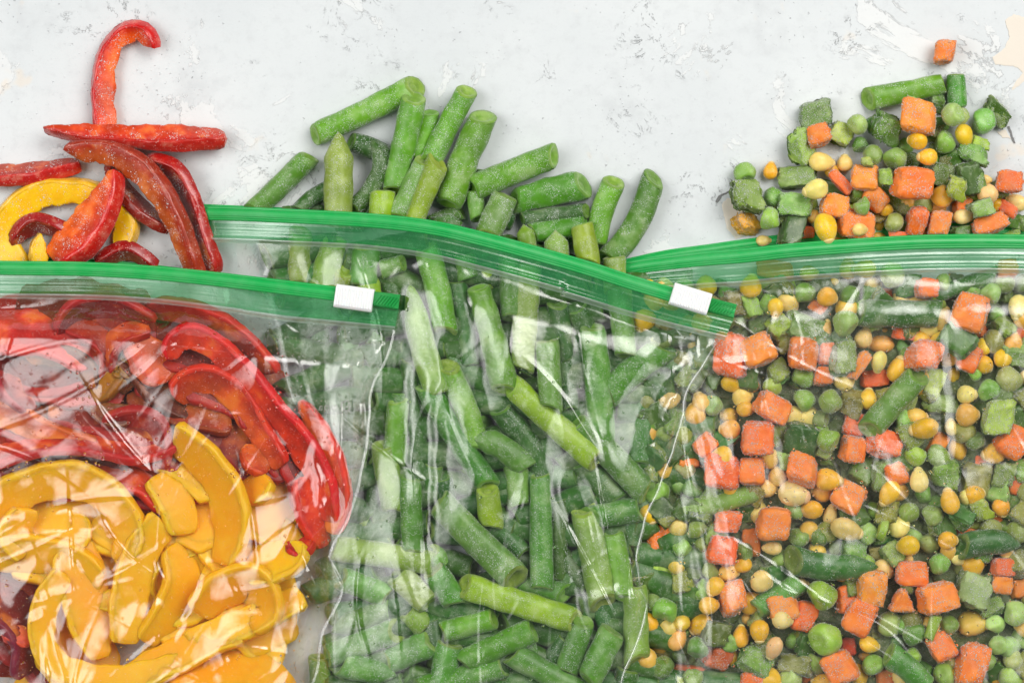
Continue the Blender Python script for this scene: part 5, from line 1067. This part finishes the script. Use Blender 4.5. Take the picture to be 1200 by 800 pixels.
# ------------------------------------------------------------------ labels: each piece told by its look and by what lies next to it
PLACE = dict(ps='spilled left of the bean bag', bs='spilled above the bean bag', ms='spilled from the mixed bag', pb='in the pepper bag', bb='in the bean bag', mb='in the mixed bag')
GROUP = dict(ps='pepper strips spilled on the table', bs='beans spilled on the table', ms='mixed vegetables spilled on the table', pb='pepper slices in the left bag', bb='bean pieces in the middle bag', mb='mixed vegetables in the right bag')
def near(i):
    a = ITEMS[i]; out = []
    for j, b in enumerate(ITEMS):
        if j == i or b['zone'] != a['zone'] or b['kind'] == 'fill': continue
        d = math.hypot(a['x'] - b['x'], a['y'] - b['y'])
        if d < (a['r'] + b['r']) * 1.25 + 6 and d > 3:
            dx, dy = a['x'] - b['x'], a['y'] - b['y']
            rel = ('right of' if dx > 0 else 'left of') if abs(dx) > abs(dy) * 1.15 else ('below' if dy > 0 else 'above') if abs(dy) > abs(dx) * 1.15 else None
            if rel: out.append((d, rel, b['look']))
    return sorted(out)
for a in ITEMS:
    if a['kind'] == 'fill': a['look'] = 'half-hidden ' + a['look'].replace('short ', '').replace('long ', '').replace('small ', '').replace('large ', '').replace('big ', '')
vis = [i for i, a in enumerate(ITEMS) if 'fix' not in a['extra'] and 'share' not in a['extra']]
NB = {i: near(i) for i in vis}
def art(s): return ('an ' if s[0] in 'aeiou' else 'a ') + s
KEYS = {}
for i in vis:
    a = ITEMS[i]; n = NB[i]; ks = set()
    base = [a['look']] + ([a['look'] + ' ' + a['extra'][0]] if a['extra'] and a['extra'][0] else [])
    for bi, b in enumerate(base):
        ks.add((b, a['zone']))
        for q in n: ks.add((b, a['zone'], q[1:]))
        for p in range(len(n)):
            for q in range(p + 1, len(n)):
                if n[p][1:] != n[q][1:]: ks.add((b, a['zone']) + tuple(sorted((n[p][1:], n[q][1:]))))
    KEYS[i] = ks
from collections import Counter
cnt = Counter(k for ks in KEYS.values() for k in ks)
bad = 0
for i in vis:
    a = ITEMS[i]; n = [q[1:] for q in NB[i]]
    def order(k):
        o = sum(n.index(q) if q in n else 9 for q in k[2:])
        return (len(k), len(k[0].split()), o)
    best = None
    for k in sorted((k for k in KEYS[i] if cnt[k] == 1), key=order):
        if len(k) == 2: s = f"{k[0]} {PLACE[k[1]]}"
        elif len(k) == 3: s = f"{k[0]} {PLACE[k[1]]}, {k[2][0]} {art(k[2][1])}"
        else: s = f"{k[0]}, {k[2][0]} {art(k[2][1])} and {k[3][0]} {art(k[3][1])}"
        w_ = len(s.split())
        if 4 <= w_ <= 16: best = s; break
    a['o']['group'] = GROUP[a['zone']]
    if best: a['o']['label'] = best; continue
    if a['kind'] == 'fill': continue
    bad += 1
    same = [ITEMS[j] for j in vis if ITEMS[j]['look'] == a['look'] and ITEMS[j]['zone'] == a['zone']]
    ys = sorted(same, key=lambda q: q['y']); xs = sorted(same, key=lambda q: q['x'])
    words_ = ['first', 'second', 'third', 'fourth', 'fifth', 'sixth', 'seventh', 'eighth', 'ninth', 'tenth']
    r_ = ys.index(a); f_ = r_ <= len(ys) - 1 - r_; r_ = r_ if f_ else len(ys) - 1 - r_
    a['o']['label'] = f"{a['look']} {PLACE[a['zone']]}, {words_[min(r_, 9)]} one counting from the {'top' if f_ else 'bottom'}"
for a in ITEMS:
    if 'fix' in a['extra']: a['o']['label'] = a['look']; a['o']['group'] = GROUP[a['zone']]
    elif 'share' in a['extra']: a['o']['label'] = a['look']; a['o']['group'] = 'lower layer of ' + GROUP[a['zone']]
    elif a['kind'] == 'fill':
        a['o']['group'] = 'lower layer of ' + GROUP[a['zone']]
        if not a['o'].get('label'): a['o']['label'] = f"{a['look'].replace('half-hidden ', '')} mostly hidden beneath the upper pieces {PLACE[a['zone']]}"
print('LABELS by rank:', bad, 'items', len(ITEMS), Counter(a['cat'] for a in ITEMS))
